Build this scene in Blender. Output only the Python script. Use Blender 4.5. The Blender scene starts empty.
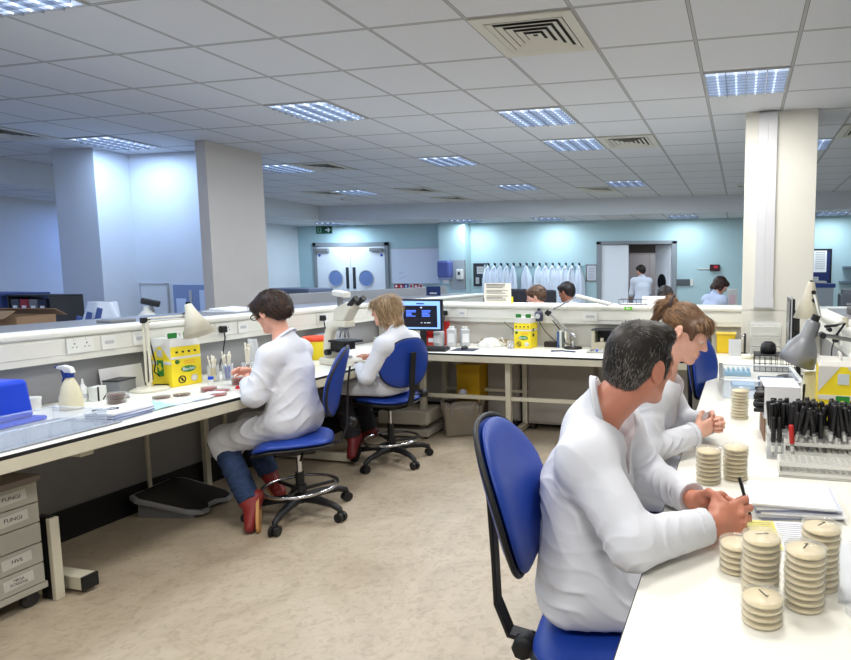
import bpy, math, random, json
import numpy as np
from mathutils import Vector, Matrix
random.seed(7)
S = bpy.context.scene
COL = S.collection
PI = math.pi
def R(a): return math.radians(a)
def lin(c): return tuple(((x/255)/12.92 if x/255 <= .04045 else ((x/255+.055)/1.055)**2.4) for x in c)

# ------------------------------------------------------------------ materials
MATS = {}
def mat(name, col, rough=.5, metal=0, noise=0, ns=15, bump=0, bs=150, trans=0, ior=1.45, alpha=1, emit=None, es=0, coat=0, spec=.5, stretch=None):
    if name in MATS: return MATS[name]
    m = bpy.data.materials.new(name); m.use_nodes = True
    nt = m.node_tree; b = nt.nodes['Principled BSDF']
    c = lin(col)+(1,)
    b.inputs['Base Color'].default_value = c
    b.inputs['Roughness'].default_value = rough
    b.inputs['Metallic'].default_value = metal
    b.inputs['IOR'].default_value = ior
    b.inputs['Alpha'].default_value = alpha
    b.inputs['Transmission Weight'].default_value = trans
    b.inputs['Coat Weight'].default_value = coat
    b.inputs['Specular IOR Level'].default_value = spec
    if emit:
        b.inputs['Emission Color'].default_value = lin(emit)+(1,)
        b.inputs['Emission Strength'].default_value = es
    tc = nt.nodes.new('ShaderNodeTexCoord')
    src = tc.outputs['Object']
    if stretch:
        mp = nt.nodes.new('ShaderNodeMapping'); mp.inputs['Scale'].default_value = stretch
        nt.links.new(src, mp.inputs['Vector']); src = mp.outputs['Vector']
    n = nt.nodes.new('ShaderNodeTexNoise'); n.inputs['Scale'].default_value = ns; n.inputs['Detail'].default_value = 5
    nt.links.new(src, n.inputs['Vector'])
    r = nt.nodes.new('ShaderNodeValToRGB')
    a = max(noise, .012)
    r.color_ramp.elements[0].position = .3; r.color_ramp.elements[1].position = .7
    r.color_ramp.elements[0].color = tuple(x*(1-a) for x in c[:3])+(1,)
    r.color_ramp.elements[1].color = tuple(min(1, x*(1+a)) for x in c[:3])+(1,)
    nt.links.new(n.outputs['Fac'], r.inputs['Fac']); nt.links.new(r.outputs['Color'], b.inputs['Base Color'])
    if bump:
        n2 = nt.nodes.new('ShaderNodeTexNoise'); n2.inputs['Scale'].default_value = bs; n2.inputs['Detail'].default_value = 3
        nt.links.new(src, n2.inputs['Vector'])
        bp = nt.nodes.new('ShaderNodeBump'); bp.inputs['Strength'].default_value = bump; bp.inputs['Distance'].default_value = .004
        nt.links.new(n2.outputs['Fac'], bp.inputs['Height']); nt.links.new(bp.outputs['Normal'], b.inputs['Normal'])
    MATS[name] = m
    return m

def glassy(name, col, tint=.12, rough=.08, edge=.5):
    """thin clear plastic: mostly see-through, with a sheen"""
    if name in MATS: return MATS[name]
    m = bpy.data.materials.new(name); m.use_nodes = True
    nt = m.node_tree; nt.nodes.clear()
    out = nt.nodes.new('ShaderNodeOutputMaterial')
    tr = nt.nodes.new('ShaderNodeBsdfTransparent'); tr.inputs['Color'].default_value = tuple(.86+.14*x for x in lin(col))+(1,)
    pr_ = nt.nodes.new('ShaderNodeBsdfPrincipled'); pr_.inputs['Base Color'].default_value = lin(col)+(1,)
    pr_.inputs['Roughness'].default_value = rough
    mx = nt.nodes.new('ShaderNodeMixShader')
    lw = nt.nodes.new('ShaderNodeLayerWeight'); lw.inputs['Blend'].default_value = .35
    mr = nt.nodes.new('ShaderNodeMapRange'); mr.inputs['To Min'].default_value = tint; mr.inputs['To Max'].default_value = min(1, tint+edge)
    nt.links.new(lw.outputs['Facing'], mr.inputs['Value'])
    nt.links.new(mr.outputs['Result'], mx.inputs['Fac'])
    nt.links.new(tr.outputs[0], mx.inputs[1]); nt.links.new(pr_.outputs[0], mx.inputs[2]); nt.links.new(mx.outputs[0], out.inputs[0])
    MATS[name] = m
    return m

# ------------------------------------------------------------------ mesh builder
class MB:
    def __init__(s): s.v = []; s.f = []; s.s = []; s.mi = []
    def add(s, vs, fs, smooth=False, mi=0, M=None):
        o = len(s.v)
        for p in vs:
            p = Vector(p)
            if M is not None: p = M @ p
            s.v.append(tuple(p))
        for f in fs:
            s.f.append(tuple(i+o for i in f)); s.s.append(smooth); s.mi.append(mi)
        return s
    def box(s, c, d, rz=0, rx=0, ry=0, mi=0, M=None, taper=1.0):
        x, y, z = d[0]/2, d[1]/2, d[2]/2
        t = taper
        vs = [(-x, -y, -z), (x, -y, -z), (x, y, -z), (-x, y, -z), (-x*t, -y*t, z), (x*t, -y*t, z), (x*t, y*t, z), (-x*t, y*t, z)]
        T = Matrix.Translation(c) @ Matrix.Rotation(rz, 4, 'Z') @ Matrix.Rotation(ry, 4, 'Y') @ Matrix.Rotation(rx, 4, 'X')
        if M is not None: T = M @ T
        return s.add(vs, [(0, 3, 2, 1), (4, 5, 6, 7), (0, 1, 5, 4), (1, 2, 6, 5), (2, 3, 7, 6), (3, 0, 4, 7)], False, mi, T)
    def span(s, a, b, mi=0):
        return s.box([(a[i]+b[i])/2 for i in range(3)], [abs(b[i]-a[i]) for i in range(3)], mi=mi)
    def tube(s, pts, r, n=10, closed=False, caps=True, mi=0, M=None, rr=None, smooth=True):
        pts = [Vector(p) for p in pts]; m = len(pts)
        vs = []; fs = []
        up = Vector((0, 0, 1)); prev = None
        for i, p in enumerate(pts):
            if closed: t = pts[(i+1) % m]-pts[i-1]
            else: t = pts[min(i+1, m-1)]-pts[max(i-1, 0)]
            if t.length < 1e-9: t = Vector((0, 0, 1))
            t.normalize()
            if prev is None:
                a = t.cross(up)
                if a.length < 1e-3: a = t.cross(Vector((1, 0, 0)))
            else: a = prev-t*prev.dot(t)
            a.normalize(); prev = a; b = t.cross(a)
            q = rr[i] if rr else r
            for k in range(n):
                an = 2*PI*k/n
                vs.append(p+(a*math.cos(an)+b*math.sin(an))*q)
        L = m if closed else m-1
        for i in range(L):
            for k in range(n):
                j = (i+1) % m
                fs.append((i*n+k, i*n+(k+1) % n, j*n+(k+1) % n, j*n+k))
        s.add(vs, fs, smooth, mi, M)
        if caps and not closed:
            s.add(vs[:n], [tuple(range(n))[::-1]], False, mi, M); s.add(vs[-n:], [tuple(range(n))], False, mi, M)
        return s
    def cyl(s, p0, p1, r0, r1=None, n=20, mi=0, M=None, caps=True):
        return s.tube([p0, p1], r0, n, mi=mi, M=M, rr=[r0, r0 if r1 is None else r1], caps=caps)
    def lathe(s, prof, c=(0, 0, 0), n=24, mi=0, M=None, smooth=True, caps=True):
        vs = []; fs = []
        for r, z in prof:
            for k in range(n):
                an = 2*PI*k/n
                vs.append((c[0]+r*math.cos(an), c[1]+r*math.sin(an), c[2]+z))
        for i in range(len(prof)-1):
            for k in range(n):
                fs.append((i*n+k, i*n+(k+1) % n, (i+1)*n+(k+1) % n, (i+1)*n+k))
        if caps and prof[0][0] > 1e-6: fs.append(tuple(range(n))[::-1])
        if caps and prof[-1][0] > 1e-6: fs.append(tuple((len(prof)-1)*n+k for k in range(n)))
        return s.add(vs, fs, smooth, mi, M)
    def prism(s, poly, z0, z1, mi=0, M=None):
        n = len(poly)
        vs = [(x, y, z0) for x, y in poly]+[(x, y, z1) for x, y in poly]
        fs = [tuple(range(n))[::-1], tuple(range(n, 2*n))]+[(i, (i+1) % n, n+(i+1) % n, n+i) for i in range(n)]
        return s.add(vs, fs, False, mi, M)
    def grid(s, fn, nu, nv, mi=0, smooth=True, M=None):
        vs = [fn(i/nu, j/nv) for i in range(nu+1) for j in range(nv+1)]
        fs = [(i*(nv+1)+j, (i+1)*(nv+1)+j, (i+1)*(nv+1)+j+1, i*(nv+1)+j+1) for i in range(nu) for j in range(nv)]
        return s.add(vs, fs, smooth, mi, M)
    def build(s, name, m, parent=None, bevel=0, seg=2, solid=0, sub=0, loc=None, rot=None):
        me = bpy.data.meshes.new(name)
        me.from_pydata(s.v, [], s.f); 
        me.polygons.foreach_set('use_smooth', s.s)
        me.polygons.foreach_set('material_index', s.mi)
        me.update()
        o = bpy.data.objects.new(name, me); COL.objects.link(o)
        for x in (m if isinstance(m, (list, tuple)) else [m]): me.materials.append(x)
        if parent: o.parent = parent
        if loc: o.location = loc
        if rot: o.rotation_euler = rot
        if solid:
            md = o.modifiers.new('thickness', 'SOLIDIFY'); md.thickness = solid; md.offset = 0
        if bevel:
            md = o.modifiers.new('bevel', 'BEVEL'); md.width = bevel; md.segments = seg; md.limit_method = 'ANGLE'; md.angle_limit = R(40)
            md.harden_normals = False
        if sub:
            md = o.modifiers.new('sub', 'SUBSURF'); md.levels = sub; md.render_levels = sub
        return o

def tag(o, label, cat, group=None, kind=None):
    if label: o['label'] = label
    if cat: o['category'] = cat
    if group: o['group'] = group
    if kind: o['kind'] = kind
    return o
def struct(o): o['kind'] = 'structure'; return o
def thing(name, label, cat, loc=(0, 0, 0), rz=0, group=None):
    o = bpy.data.objects.new(name, None); COL.objects.link(o); o.empty_display_size = .05
    o.location = loc; o.rotation_euler = (0, 0, rz)
    return tag(o, label, cat, group)
def copy_tree(o, parent=None):
    c = o.copy(); COL.objects.link(c)
    if parent: c.parent = parent
    for ch in list(o.children): copy_tree(ch, c)
    return c
def text(name, s, size, m, parent, loc, rot, ext=.0006, align='CENTER', sx=1):
    cu = bpy.data.curves.new(name, 'FONT'); cu.body = s; cu.size = size; cu.extrude = ext; cu.align_x = align; cu.align_y = 'CENTER'
    t = bpy.data.objects.new(name, cu); COL.objects.link(t)
    dg = bpy.context.evaluated_depsgraph_get()
    me = bpy.data.meshes.new_from_object(t.evaluated_get(dg))
    bpy.data.objects.remove(t)
    me.materials.clear(); me.materials.append(m)
    o = bpy.data.objects.new(name, me); COL.objects.link(o)
    o.location = loc; o.rotation_euler = rot; o.scale = (sx, 1, 1)
    if parent: o.parent = parent
    return o
ORD = ['topmost', 'second', 'third', 'fourth', 'fifth', 'sixth', 'seventh', 'eighth', 'ninth', 'tenth', 'eleventh', 'twelfth', 'thirteenth', 'fourteenth', 'fifteenth']

# palette
WHITE = mat('bench_white', (238, 236, 226), .35, coat=.15)
CREAM = mat('cream_enamel', (206, 200, 180), .45, noise=.03)
BLACK = mat('black_plastic', (22, 22, 24), .5)
DARK = mat('dark_grey_plastic', (48, 48, 52), .5)
CHROME = mat('chrome_steel', (200, 200, 205), .18, metal=1)
STEEL = mat('satin_steel', (150, 152, 155), .38, metal=.9)
BLUEV = mat('blue_vinyl', (22, 58, 148), .42, noise=.06, ns=8, bump=.06, bs=400)
GREY = mat('mid_grey', (128, 130, 132), .5)
LGREY = mat('light_grey', (186, 188, 190), .5)
PAPER = mat('white_paper', (236, 237, 240), .7)
PLASTW = mat('white_plastic', (226, 226, 220), .4)
YELLOW = mat('yellow_card', (240, 216, 40), .55, noise=.03)
GREEN = mat('green_print', (40, 130, 50), .5)
RED = mat('red_plastic', (190, 40, 36), .45)
INK = mat('black_ink', (30, 30, 34), .7)
CLEAR = glassy('clear_plastic', (236, 239, 242), .10)
CLEARB = glassy('clear_blue_plastic', (222, 230, 240), .06)

# ------------------------------------------------------------------ setting
CH = 2.902
def tile(i, j): return ((i-2.5066+.5)*.6, (j+5.3136+.5)*.6)

def ceiling_mat():
    m = bpy.data.materials.new('ceiling_tiles'); m.use_nodes = True; nt = m.node_tree; b = nt.nodes['Principled BSDF']
    b.inputs['Roughness'].default_value = .9
    tc = nt.nodes.new('ShaderNodeTexCoord'); sp = nt.nodes.new('ShaderNodeSeparateXYZ'); nt.links.new(tc.outputs['Object'], sp.inputs[0])
    def line(out, off):
        a = nt.nodes.new('ShaderNodeMath'); a.operation = 'MULTIPLY_ADD'; a.inputs[1].default_value = 1/.6; a.inputs[2].default_value = off+.5
        nt.links.new(out, a.inputs[0])
        f = nt.nodes.new('ShaderNodeMath'); f.operation = 'FRACT'; nt.links.new(a.outputs[0], f.inputs[0])
        d = nt.nodes.new('ShaderNodeMath'); d.operation = 'SUBTRACT'; d.inputs[1].default_value = .5; nt.links.new(f.outputs[0], d.inputs[0])
        e = nt.nodes.new('ShaderNodeMath'); e.operation = 'ABSOLUTE'; nt.links.new(d.outputs[0], e.inputs[0])
        return e.outputs[0]
    x = line(sp.outputs[0], 2.5066+50); y = line(sp.outputs[1], -5.3136+50)
    mn = nt.nodes.new('ShaderNodeMath'); mn.operation = 'MINIMUM'; nt.links.new(x, mn.inputs[0]); nt.links.new(y, mn.inputs[1])
    def lt(w):
        k = nt.nodes.new('ShaderNodeMath'); k.operation = 'LESS_THAN'; k.inputs[1].default_value = w; nt.links.new(mn.outputs[0], k.inputs[0]); return k.outputs[0]
    n = nt.nodes.new('ShaderNodeTexNoise'); n.inputs['Scale'].default_value = 180; nt.links.new(tc.outputs['Object'], n.inputs['Vector'])
    r0 = nt.nodes.new('ShaderNodeValToRGB'); r0.color_ramp.elements[0].color = lin((206, 208, 213))+(1,); r0.color_ramp.elements[1].color = lin((219, 221, 226))+(1,)
    nt.links.new(n.outputs['Fac'], r0.inputs['Fac'])
    mx = nt.nodes.new('ShaderNodeMix'); mx.data_type = 'RGBA'; nt.links.new(lt(.021), mx.inputs['Factor']); nt.links.new(r0.outputs['Color'], mx.inputs[6]); mx.inputs[7].default_value = lin((120, 120, 122))+(1,)
    mx2 = nt.nodes.new('ShaderNodeMix'); mx2.data_type = 'RGBA'; nt.links.new(lt(.015), mx2.inputs['Factor']); nt.links.new(mx.outputs[2], mx2.inputs[6]); mx2.inputs[7].default_value = lin((176, 176, 178))+(1,)
    nt.links.new(mx2.outputs[2], b.inputs['Base Color'])
    return m
def floor_mat():
    m = bpy.data.materials.new('beige_vinyl'); m.use_nodes = True; nt = m.node_tree; b = nt.nodes['Principled BSDF']
    b.inputs['Roughness'].default_value = .42
    tc = nt.nodes.new('ShaderNodeTexCoord')
    n = nt.nodes.new('ShaderNodeTexNoise'); n.inputs['Scale'].default_value = 2.2; n.inputs['Detail'].default_value = 9; n.inputs['Roughness'].default_value = .7; n.inputs['Distortion'].default_value = 1.6
    nt.links.new(tc.outputs['Object'], n.inputs['Vector'])
    r = nt.nodes.new('ShaderNodeValToRGB'); e = r.color_ramp.elements
    e[0].position = .3; e[0].color = lin((164, 150, 130))+(1,); e[1].position = .68; e[1].color = lin((188, 175, 155))+(1,)
    k = e.new(.5); k.color = lin((178, 164, 143))+(1,)
    nt.links.new(n.outputs['Fac'], r.inputs['Fac'])
    n2 = nt.nodes.new('ShaderNodeTexNoise'); n2.inputs['Scale'].default_value = 22; n2.inputs['Detail'].default_value = 4; n2.inputs['Distortion'].default_value = 1.2; nt.links.new(tc.outputs['Object'], n2.inputs['Vector'])
    r2 = nt.nodes.new('ShaderNodeValToRGB'); r2.color_ramp.elements[0].position = .36; r2.color_ramp.elements[0].color = (.72, .68, .62, 1); r2.color_ramp.elements[1].position = .5; r2.color_ramp.elements[1].color = (1, 1, 1, 1)
    nt.links.new(n2.outputs['Fac'], r2.inputs['Fac'])
    mx = nt.nodes.new('ShaderNodeMix'); mx.data_type = 'RGBA'; mx.blend_type = 'MULTIPLY'; mx.inputs['Factor'].default_value = .5
    nt.links.new(r.outputs['Color'], mx.inputs[6]); nt.links.new(r2.outputs['Color'], mx.inputs[7]); nt.links.new(mx.outputs[2], b.inputs['Base Color'])
    return m
CYAN = mat('pale_cyan_paint', (178, 206, 212), .6, noise=.015, ns=3)
WALLW = mat('white_wall_paint', (216, 220, 224), .6, noise=.015, ns=3)
CREAMW = mat('cream_wall_paint', (220, 218, 208), .6, noise=.02, ns=3)
GREYP = mat('grey_panel_laminate', (142, 142, 144), .5, noise=.03, ns=6)
RAIL = mat('white_trunking', (224, 223, 214), .42)
BASEB = mat('black_skirting', (26, 25, 26), .5)
CEIL = ceiling_mat()
X0, X1, Y0, Y1 = -10.4, 3.6, -2.6, 12.6
struct(MB().span((X0, Y0, -.06), (X1+.05, 16.4, 0)).build('floor', floor_mat()))
struct(MB().span((-8.79, Y0, CH), (X1, 11.3, CH+.05)).build('ceiling', CEIL))
struct(MB().span((-8.79, 11.3, 2.596), (X1, 11.36, CH+.05)).build('trim_1', WALLW))
struct(MB().span((-8.85, Y0, 2.596), (-8.79, 11.36, CH+.05)).build('trim_2', WALLW))
lc = MB().span((-8.79, 11.36, 2.60), (X1, Y1, 2.65)); lc.span((X0, Y0, 2.60), (-8.85, Y1, 2.65))
struct(lc.build('ceiling_lower', CEIL))
struct(MB().span((X0-.1, Y0-.1, 0), (X0, Y1+.1, 2.65)).build('wall_left', WALLW))
struct(MB().span((X1, Y0-.1, 0), (X1+.1, Y1+.1, CH)).build('wall_right', WALLW))
struct(MB().span((X0, Y0-.1, 0), (X1, Y0, CH)).build('wall_back', WALLW))
D0, D1, DH = -2.94, -1.41, 2.09
w = MB(); w.span((X0, Y1, 0), (D0, Y1+.12, 2.65)); w.span((D1, Y1, 0), (X1, Y1+.12, 2.65)); w.span((D0, Y1, DH), (D1, Y1+.12, 2.65))
struct(w.build('wall_far', CYAN))
struct(MB().span((-6.56, 12.32, 0), (-5.93, Y1, 2.6)).build('pilaster_trim_3', CYAN)).name = 'trim_3'
# corridor behind the open doorway
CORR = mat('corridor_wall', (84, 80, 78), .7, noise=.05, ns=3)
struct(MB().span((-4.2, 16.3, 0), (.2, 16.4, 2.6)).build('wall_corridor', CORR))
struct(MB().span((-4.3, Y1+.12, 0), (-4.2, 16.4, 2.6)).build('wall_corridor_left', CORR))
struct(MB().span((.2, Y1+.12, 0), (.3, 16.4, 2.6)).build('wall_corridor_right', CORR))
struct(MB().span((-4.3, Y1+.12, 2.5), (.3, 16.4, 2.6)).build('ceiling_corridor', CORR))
# pier, recessed wall and nib wall on the left
struct(MB().span((-7.70, 5.44, 0), (-7.10, 5.94, CH)).build('wall_pier', WALLW, bevel=.004))
struct(MB().span((-7.10, 5.84, 0), (-5.66, 5.94, CH)).build('wall_recess', WALLW))
struct(MB().span((-5.66, 5.39, 0), (-5.53, 6.17, CH)).build('wall_nib', mat('nib_paint', (206, 198, 190), .6, noise=.02, ns=3), bevel=.004))
# column on the right with cable trunk
struct(MB().span((0, 5.55, 0), (.6, 6.12, CH)).build('wall_column', CREAMW, bevel=.004))
t = MB(); t.span((.11, 5.50, 1.30), (.265, 5.552, CH-.02)); t.span((.102, 5.492, 1.21), (.273, 5.552, 1.30)); t.span((.185, 5.497, 1.31), (.19, 5.5, CH-.02))
struct(t.build('trim_4', mat('grey_trunk', (205, 205, 208), .45), bevel=.004))

# low service partitions with dado trunking
LEDGEG = mat('grey_ledge', (120, 120, 124), .45)
def partition(nm, M, L0, L1, grey=True, deep=.5):
    # local: x along the run, +y towards the bench, z up
    p = MB(); p.box(((L0+L1)/2, -.05, .59), (L1-L0, .1, 1.14), M=M)
    struct(p.build('wall_partition_'+nm, GREYP if grey else mat('pale_panel', (212, 210, 202), .5)))
    p = MB(); p.box(((L0+L1)/2, .035, 1.095), (L1-L0, .07, .135), M=M)
    p.box(((L0+L1)/2, .072, 1.108), (L1-L0, .006, .085), M=M)
    struct(p.build('trim_trunking_'+nm, RAIL, bevel=.006))
    p = MB(); p.box(((L0+L1)/2, .025, 1.186), (L1-L0, .13, .045), M=M)
    struct(p.build('trim_ledge_'+nm, RAIL, bevel=.018, seg=3))
    p = MB(); p.box(((L0+L1)/2, -.04-deep/2, 1.186), (L1-L0, deep, .044), M=M)
    struct(p.build('trim_shelf_'+nm, LEDGEG if grey else RAIL, bevel=.004))
    p = MB(); p.box(((L0+L1)/2, .006, .09), (L1-L0, .012, .18), M=M)
    struct(p.build('baseboard_'+nm, BASEB))
ML = Matrix.Translation((-3.73, 0, 0)) @ Matrix.Rotation(-PI/2, 4, 'Z')      # x -> -Y, y -> +X
partition('left', ML, -8.2, .4)
MF = Matrix.Translation((0, 5.64, 0)) @ Matrix.Rotation(PI, 4, 'Z')          # x -> -X, y -> -Y
partition('far', MF, -2.9, 3.72, False, .22)
MR = Matrix.Translation((.69, 0, 0)) @ Matrix.Rotation(PI/2, 4, 'Z')         # x -> +Y, y -> -X
partition('right', MR, .3, 5.63)
struct(MB().span((-4.30, 5.0, 0), (-4.25, 8.2, 1.31)).build('wall_screen', GREYP, bevel=.004))

# door_1: closed double doors with round windows
GREYF = mat('grey_door_frame', (136, 142, 148), .5)
DOORW = mat('white_door', (232, 236, 242), .45)
BLUEG = mat('blue_window_glass', (112, 134, 184), .15)
d = thing('door_1', None, None, (-8.97, 12.6, 0)); d['kind'] = 'structure'
f = MB()
for x in (-.955, .955): f.span((x-.045, -.05, 0), (x+.045, .01, 2.2))
f.span((-1, -.05, 2.11), (1, .01, 2.2)); f.build('door_frame', GREYF, d, bevel=.004)
for s_ in (-1, 1):
    lf = MB().span((s_*.004, -.035, .01), (s_*.905, .0, 2.1)).build('door_leaf', DOORW, d, bevel=.003)
    g = MB().cyl((s_*.41, -.045, 1.36), (s_*.41, -.03, 1.36), .19, n=32); g.build('window_pane', BLUEG, d)
    g = MB().tube([(s_*.41+.19*math.cos(a*PI/16), -.044, 1.36+.19*math.sin(a*PI/16)) for a in range(32)], .012, 6, closed=True); g.build('window_rim', LGREY, d)
    MB().span((s_*.055, -.05, 1.12), (s_*.125, -.034, 1.62)).build('push_plate', DARK, d)
    MB().span((s_*.55, -.10, 1.985), (s_*.88, -.035, 2.065)).build('door_closer', GREY, d, bevel=.005)
    MB().cyl((s_*.83, -.045, 1.9), (s_*.83, -.034, 1.9), .03).build('sign_disc', mat('blue_sign', (40, 70, 170), .4), d)
# door_2: open doorway
d = thing('door_2', None, None, (-2.175, 12.6, 0)); d['kind'] = 'structure'
f = MB()
for x in (-.80, .80): f.span((x-.05, -.04, 0), (x+.05, .14, 2.15))
f.span((-.85, -.04, 2.09), (.85, .14, 2.16)); f.build('door_frame', GREYF, d, bevel=.004)
MB().span((-.75, .0, .01), (-.17, .045, 2.085)).build('door_leaf', DOORW, d, bevel=.003)
Lf = MB().span((0, 0, .01), (.62, .045, 2.085)).build('door_leaf', DOORW, d, bevel=.003, loc=(.745, .06, 0), rot=(0, 0, R(128)))
g = MB().cyl((.33, -.01, 1.30), (.33, .055, 1.30), .17, n=28); g.build('window_pane', mat('dark_pane', (30, 34, 40), .2), Lf)
MB().span((.50, -.02, 1.5), (.57, 0, 1.62)).build('notice', DARK, Lf)
# ------------------------------------------------------------------ ceiling fittings
def lamp_area(x, y, z, w, col, size=.52):
    l = bpy.data.lights.new('luminaire_or_tint_light', 'AREA'); l.shape = 'SQUARE'; l.size = size; l.energy = w; l.color = col
    o = bpy.data.objects.new('luminaire_or_tint_light', l); COL.objects.link(o); o.location = (x, y, z); return o
LOUV = mat('louvre_aluminium', (190, 196, 206), .25, metal=.8)
def light_proto():
    r = thing('ceiling_light', '', 'ceiling light', group='recessed ceiling lights')
    f = MB()
    for s_ in (-1, 1):
        f.box((s_*.287, 0, -.005), (.014, .588, .01)); f.box((0, s_*.287, -.005), (.56, .014, .01))
    f.build('frame', LGREY, r)
    t = MB().box((0, 0, -.0015), (.56, .56, .003)).build('diffuser', mat('lit_diffuser', (230, 240, 255), .5, emit=(190, 214, 255), es=.62), r)
    t = MB()
    for x in (-.2, -.07, .07, .2): t.cyl((x, -.27, -.008), (x, .27, -.008), .007, n=8)
    for k in range(4):
        q = MB().cyl(((-.2, -.07, .07, .2)[k], -.27, -.008), ((-.2, -.07, .07, .2)[k], .27, -.008), .006, n=8)
        q.build('fluorescent_tube', mat('lit_tube', (255, 255, 255), .5, emit=(205, 226, 255), es=1.5), r)
    l = MB()
    for k in range(1, 4): l.box((-.28+.14*k, 0, -.013), (.006, .56, .022))
    for k in range(1, 8): l.box((0, -.28+.07*k, -.013), (.56, .004, .022))
    l.build('louvre', LOUV, r)
    return r
LP = light_proto()
LIGHTS = [ # i, j, label
 (-4, -2, 'louvred ceiling light cut off by the top left corner of the photo'),
 (-4, 2, 'louvred ceiling light above the dark-haired woman, between vents and nib wall'),
 (-1, 3, 'louvred ceiling light beyond the big square vent, nearer of a close pair'),
 (-1, 5, 'louvred ceiling light beside the second vent, farther of a close pair'),
 (2, 2, 'louvred ceiling light just in front of the cream column'),
 (-9, 3, 'bright blue-white ceiling light in front of the recessed white wall'),
 (-4, 6, 'mid-room louvred ceiling light third in the row from the top left corner'),
 (-8, 6, 'ceiling light peeping out to the right of the nib wall'),
 (-4, 10, 'small far ceiling light above the blond woman row, near the bulkhead'),
 (-1, 10, 'small far ceiling light before the open doorway, near the bulkhead'),
 (-9, 10, 'small far ceiling light on the left above the double doors'),
 (3, 6, 'ceiling light half hidden behind the right edge of the cream column')]
EXTRA = [(-1, -2), (2, -2), (-1, -6), (2, -6), (-5, -6), (-9, -2)]
first = True
for i, j, lb in LIGHTS+[(a, b, None) for a, b in EXTRA]:
    x, y = tile(i, j)
    if lb:
        o = LP if first else copy_tree(LP); first = False
        o.location = (x, y, CH); o['label'] = lb
    cool = (.45, .64, 1.0) if i <= -7 else ((.76, .87, 1.0) if j > 4 or i < -2 else (1.0, .98, .94))
    pw = 30
    if i <= -7: pw = 24
    lamp_area(x, y, CH-.03, pw, cool)
for k, (x, y, lb) in enumerate([(-5.75, 12.0, 'flush light in the lower ceiling above the whiteboard'), (-3.9, 12.0, 'flush light in the lower ceiling above the row of coats'), (-1.15, 12.0, 'flush light in the lower ceiling above the open doorway'), (-9.0, 12.0, 'flush light in the lower ceiling above the double doors'), (1.6, 12.0, 'flush light in the lower ceiling right of the column')]):
    r = copy_tree(LP); r.location = (x, y, 2.596); r['label'] = lb
    lamp_area(x, y, 2.56, 30 if x < -8 else 19, (.66, .84, 1.0) if x < -8 else (.80, .92, 1.0))
lamp_area(-9.6, 8, 2.56, 26, (.18, .36, 1.0)); lamp_area(-9.6, 3.5, 2.56, 27, (.15, .33, 1.0))  # bare blue area lamps without fixtures, added to tint the far left walls

VG = mat('vent_cream', (206, 203, 192), .5); VD = mat('vent_dark', (40, 36, 34), .7)
def vent_proto():
    r = thing('ceiling_vent', '', 'air vent', group='square ceiling air vents')
    f = MB()
    for s_ in (-1, 1):
        f.box((s_*.262, 0, -.006), (.066, .59, .012)); f.box((0, s_*.262, -.006), (.46, .066, .012))
    f.build('frame', VG, r, bevel=.003)
    MB().box((0, 0, -.001), (.46, .46, .002)).build('backing', VD, r)
    for k in range(5):
        a = .225-.045*k; m = MB(); b = a-.03
        for q in range(4):
            M = Matrix.Rotation(q*PI/2, 4, 'Z')
            m.add([(-a, -a, -.012), (a, -a, -.012), (b, -b, -.003), (-b, -b, -.003)], [(0, 1, 2, 3)], M=M)
        m.build('vane', VG, r, solid=.002)
    return r
VP = vent_proto(); first = True
for i, j, lb in [(0, 0, 'large square air vent nearest overhead, rings of cream vanes'), (0, 5, 'square air vent right beside the close pair of ceiling lights'),
                 (-10, 2, 'dark air vent at the left edge of the ceiling'), (-7, 6, 'air vent seen edge-on just right of the nib wall top'),
                 (-7, 10, 'far air vent above the double doors, centre left ceiling'), (-10, 10, 'far air vent beside the smoke detector on the left'),
                 (-7, 12, 'farthest air vent, close to the far bulkhead'), (-2, 11, 'far air vent beside the light before the open doorway'), (4, 5, 'air vent cut off by the right edge beyond the column')]:
    o = VP if first else copy_tree(VP); first = False
    x, y = tile(i, j); o.location = (x, y, CH); o['label'] = lb
SD = thing('smoke_detector', 'small round smoke detector on the ceiling left of the column', 'smoke detector', (-.06, 10.0, CH), group='smoke detectors')
MB().lathe([(.055, 0), (.055, -.02), (.04, -.03), (.025, -.045), (0, -.05)]).build('housing', PLASTW, SD)
MB().lathe([(.028, -.030), (.036, -.036), (.028, -.042)]).build('sensor_ring', DARK, SD)
o = copy_tree(SD); o.location = (-7.36, 10.16, CH); o['label'] = 'small round smoke detector on the far left of the ceiling'
# exit sign on the far wall
ES = thing('exit_sign', 'dark green and white fire exit sign above the double doors', 'exit sign', (-9.66, 12.6, 2.50))
MB().box((0, -.012, 0), (.42, .02, .17)).build('plate', mat('exit_green', (18, 70, 52), .45), ES)
m = MB(); y = -.026
m.box((-.12, y, .0), (.10, .006, .12)); m.build('doorway_pictogram', mat('exit_pale', (120, 170, 150), .5), ES)
m = MB().box((-.115, y-.004, -.01), (.03, .004, .06), ry=.3); m.cyl((-.105, y-.006, .035), (-.105, y-.002, .035), .013, n=12); m.build('running_figure', mat('exit_green', (18, 70, 52)), ES)
m = MB(); m.box((.10, y, 0), (.11, .006, .026)); m.box((.135, y, .022), (.07, .006, .026), ry=R(45)); m.box((.135, y, -.022), (.07, .006, .026), ry=R(-45)); m.build('arrow', PAPER, ES)

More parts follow.
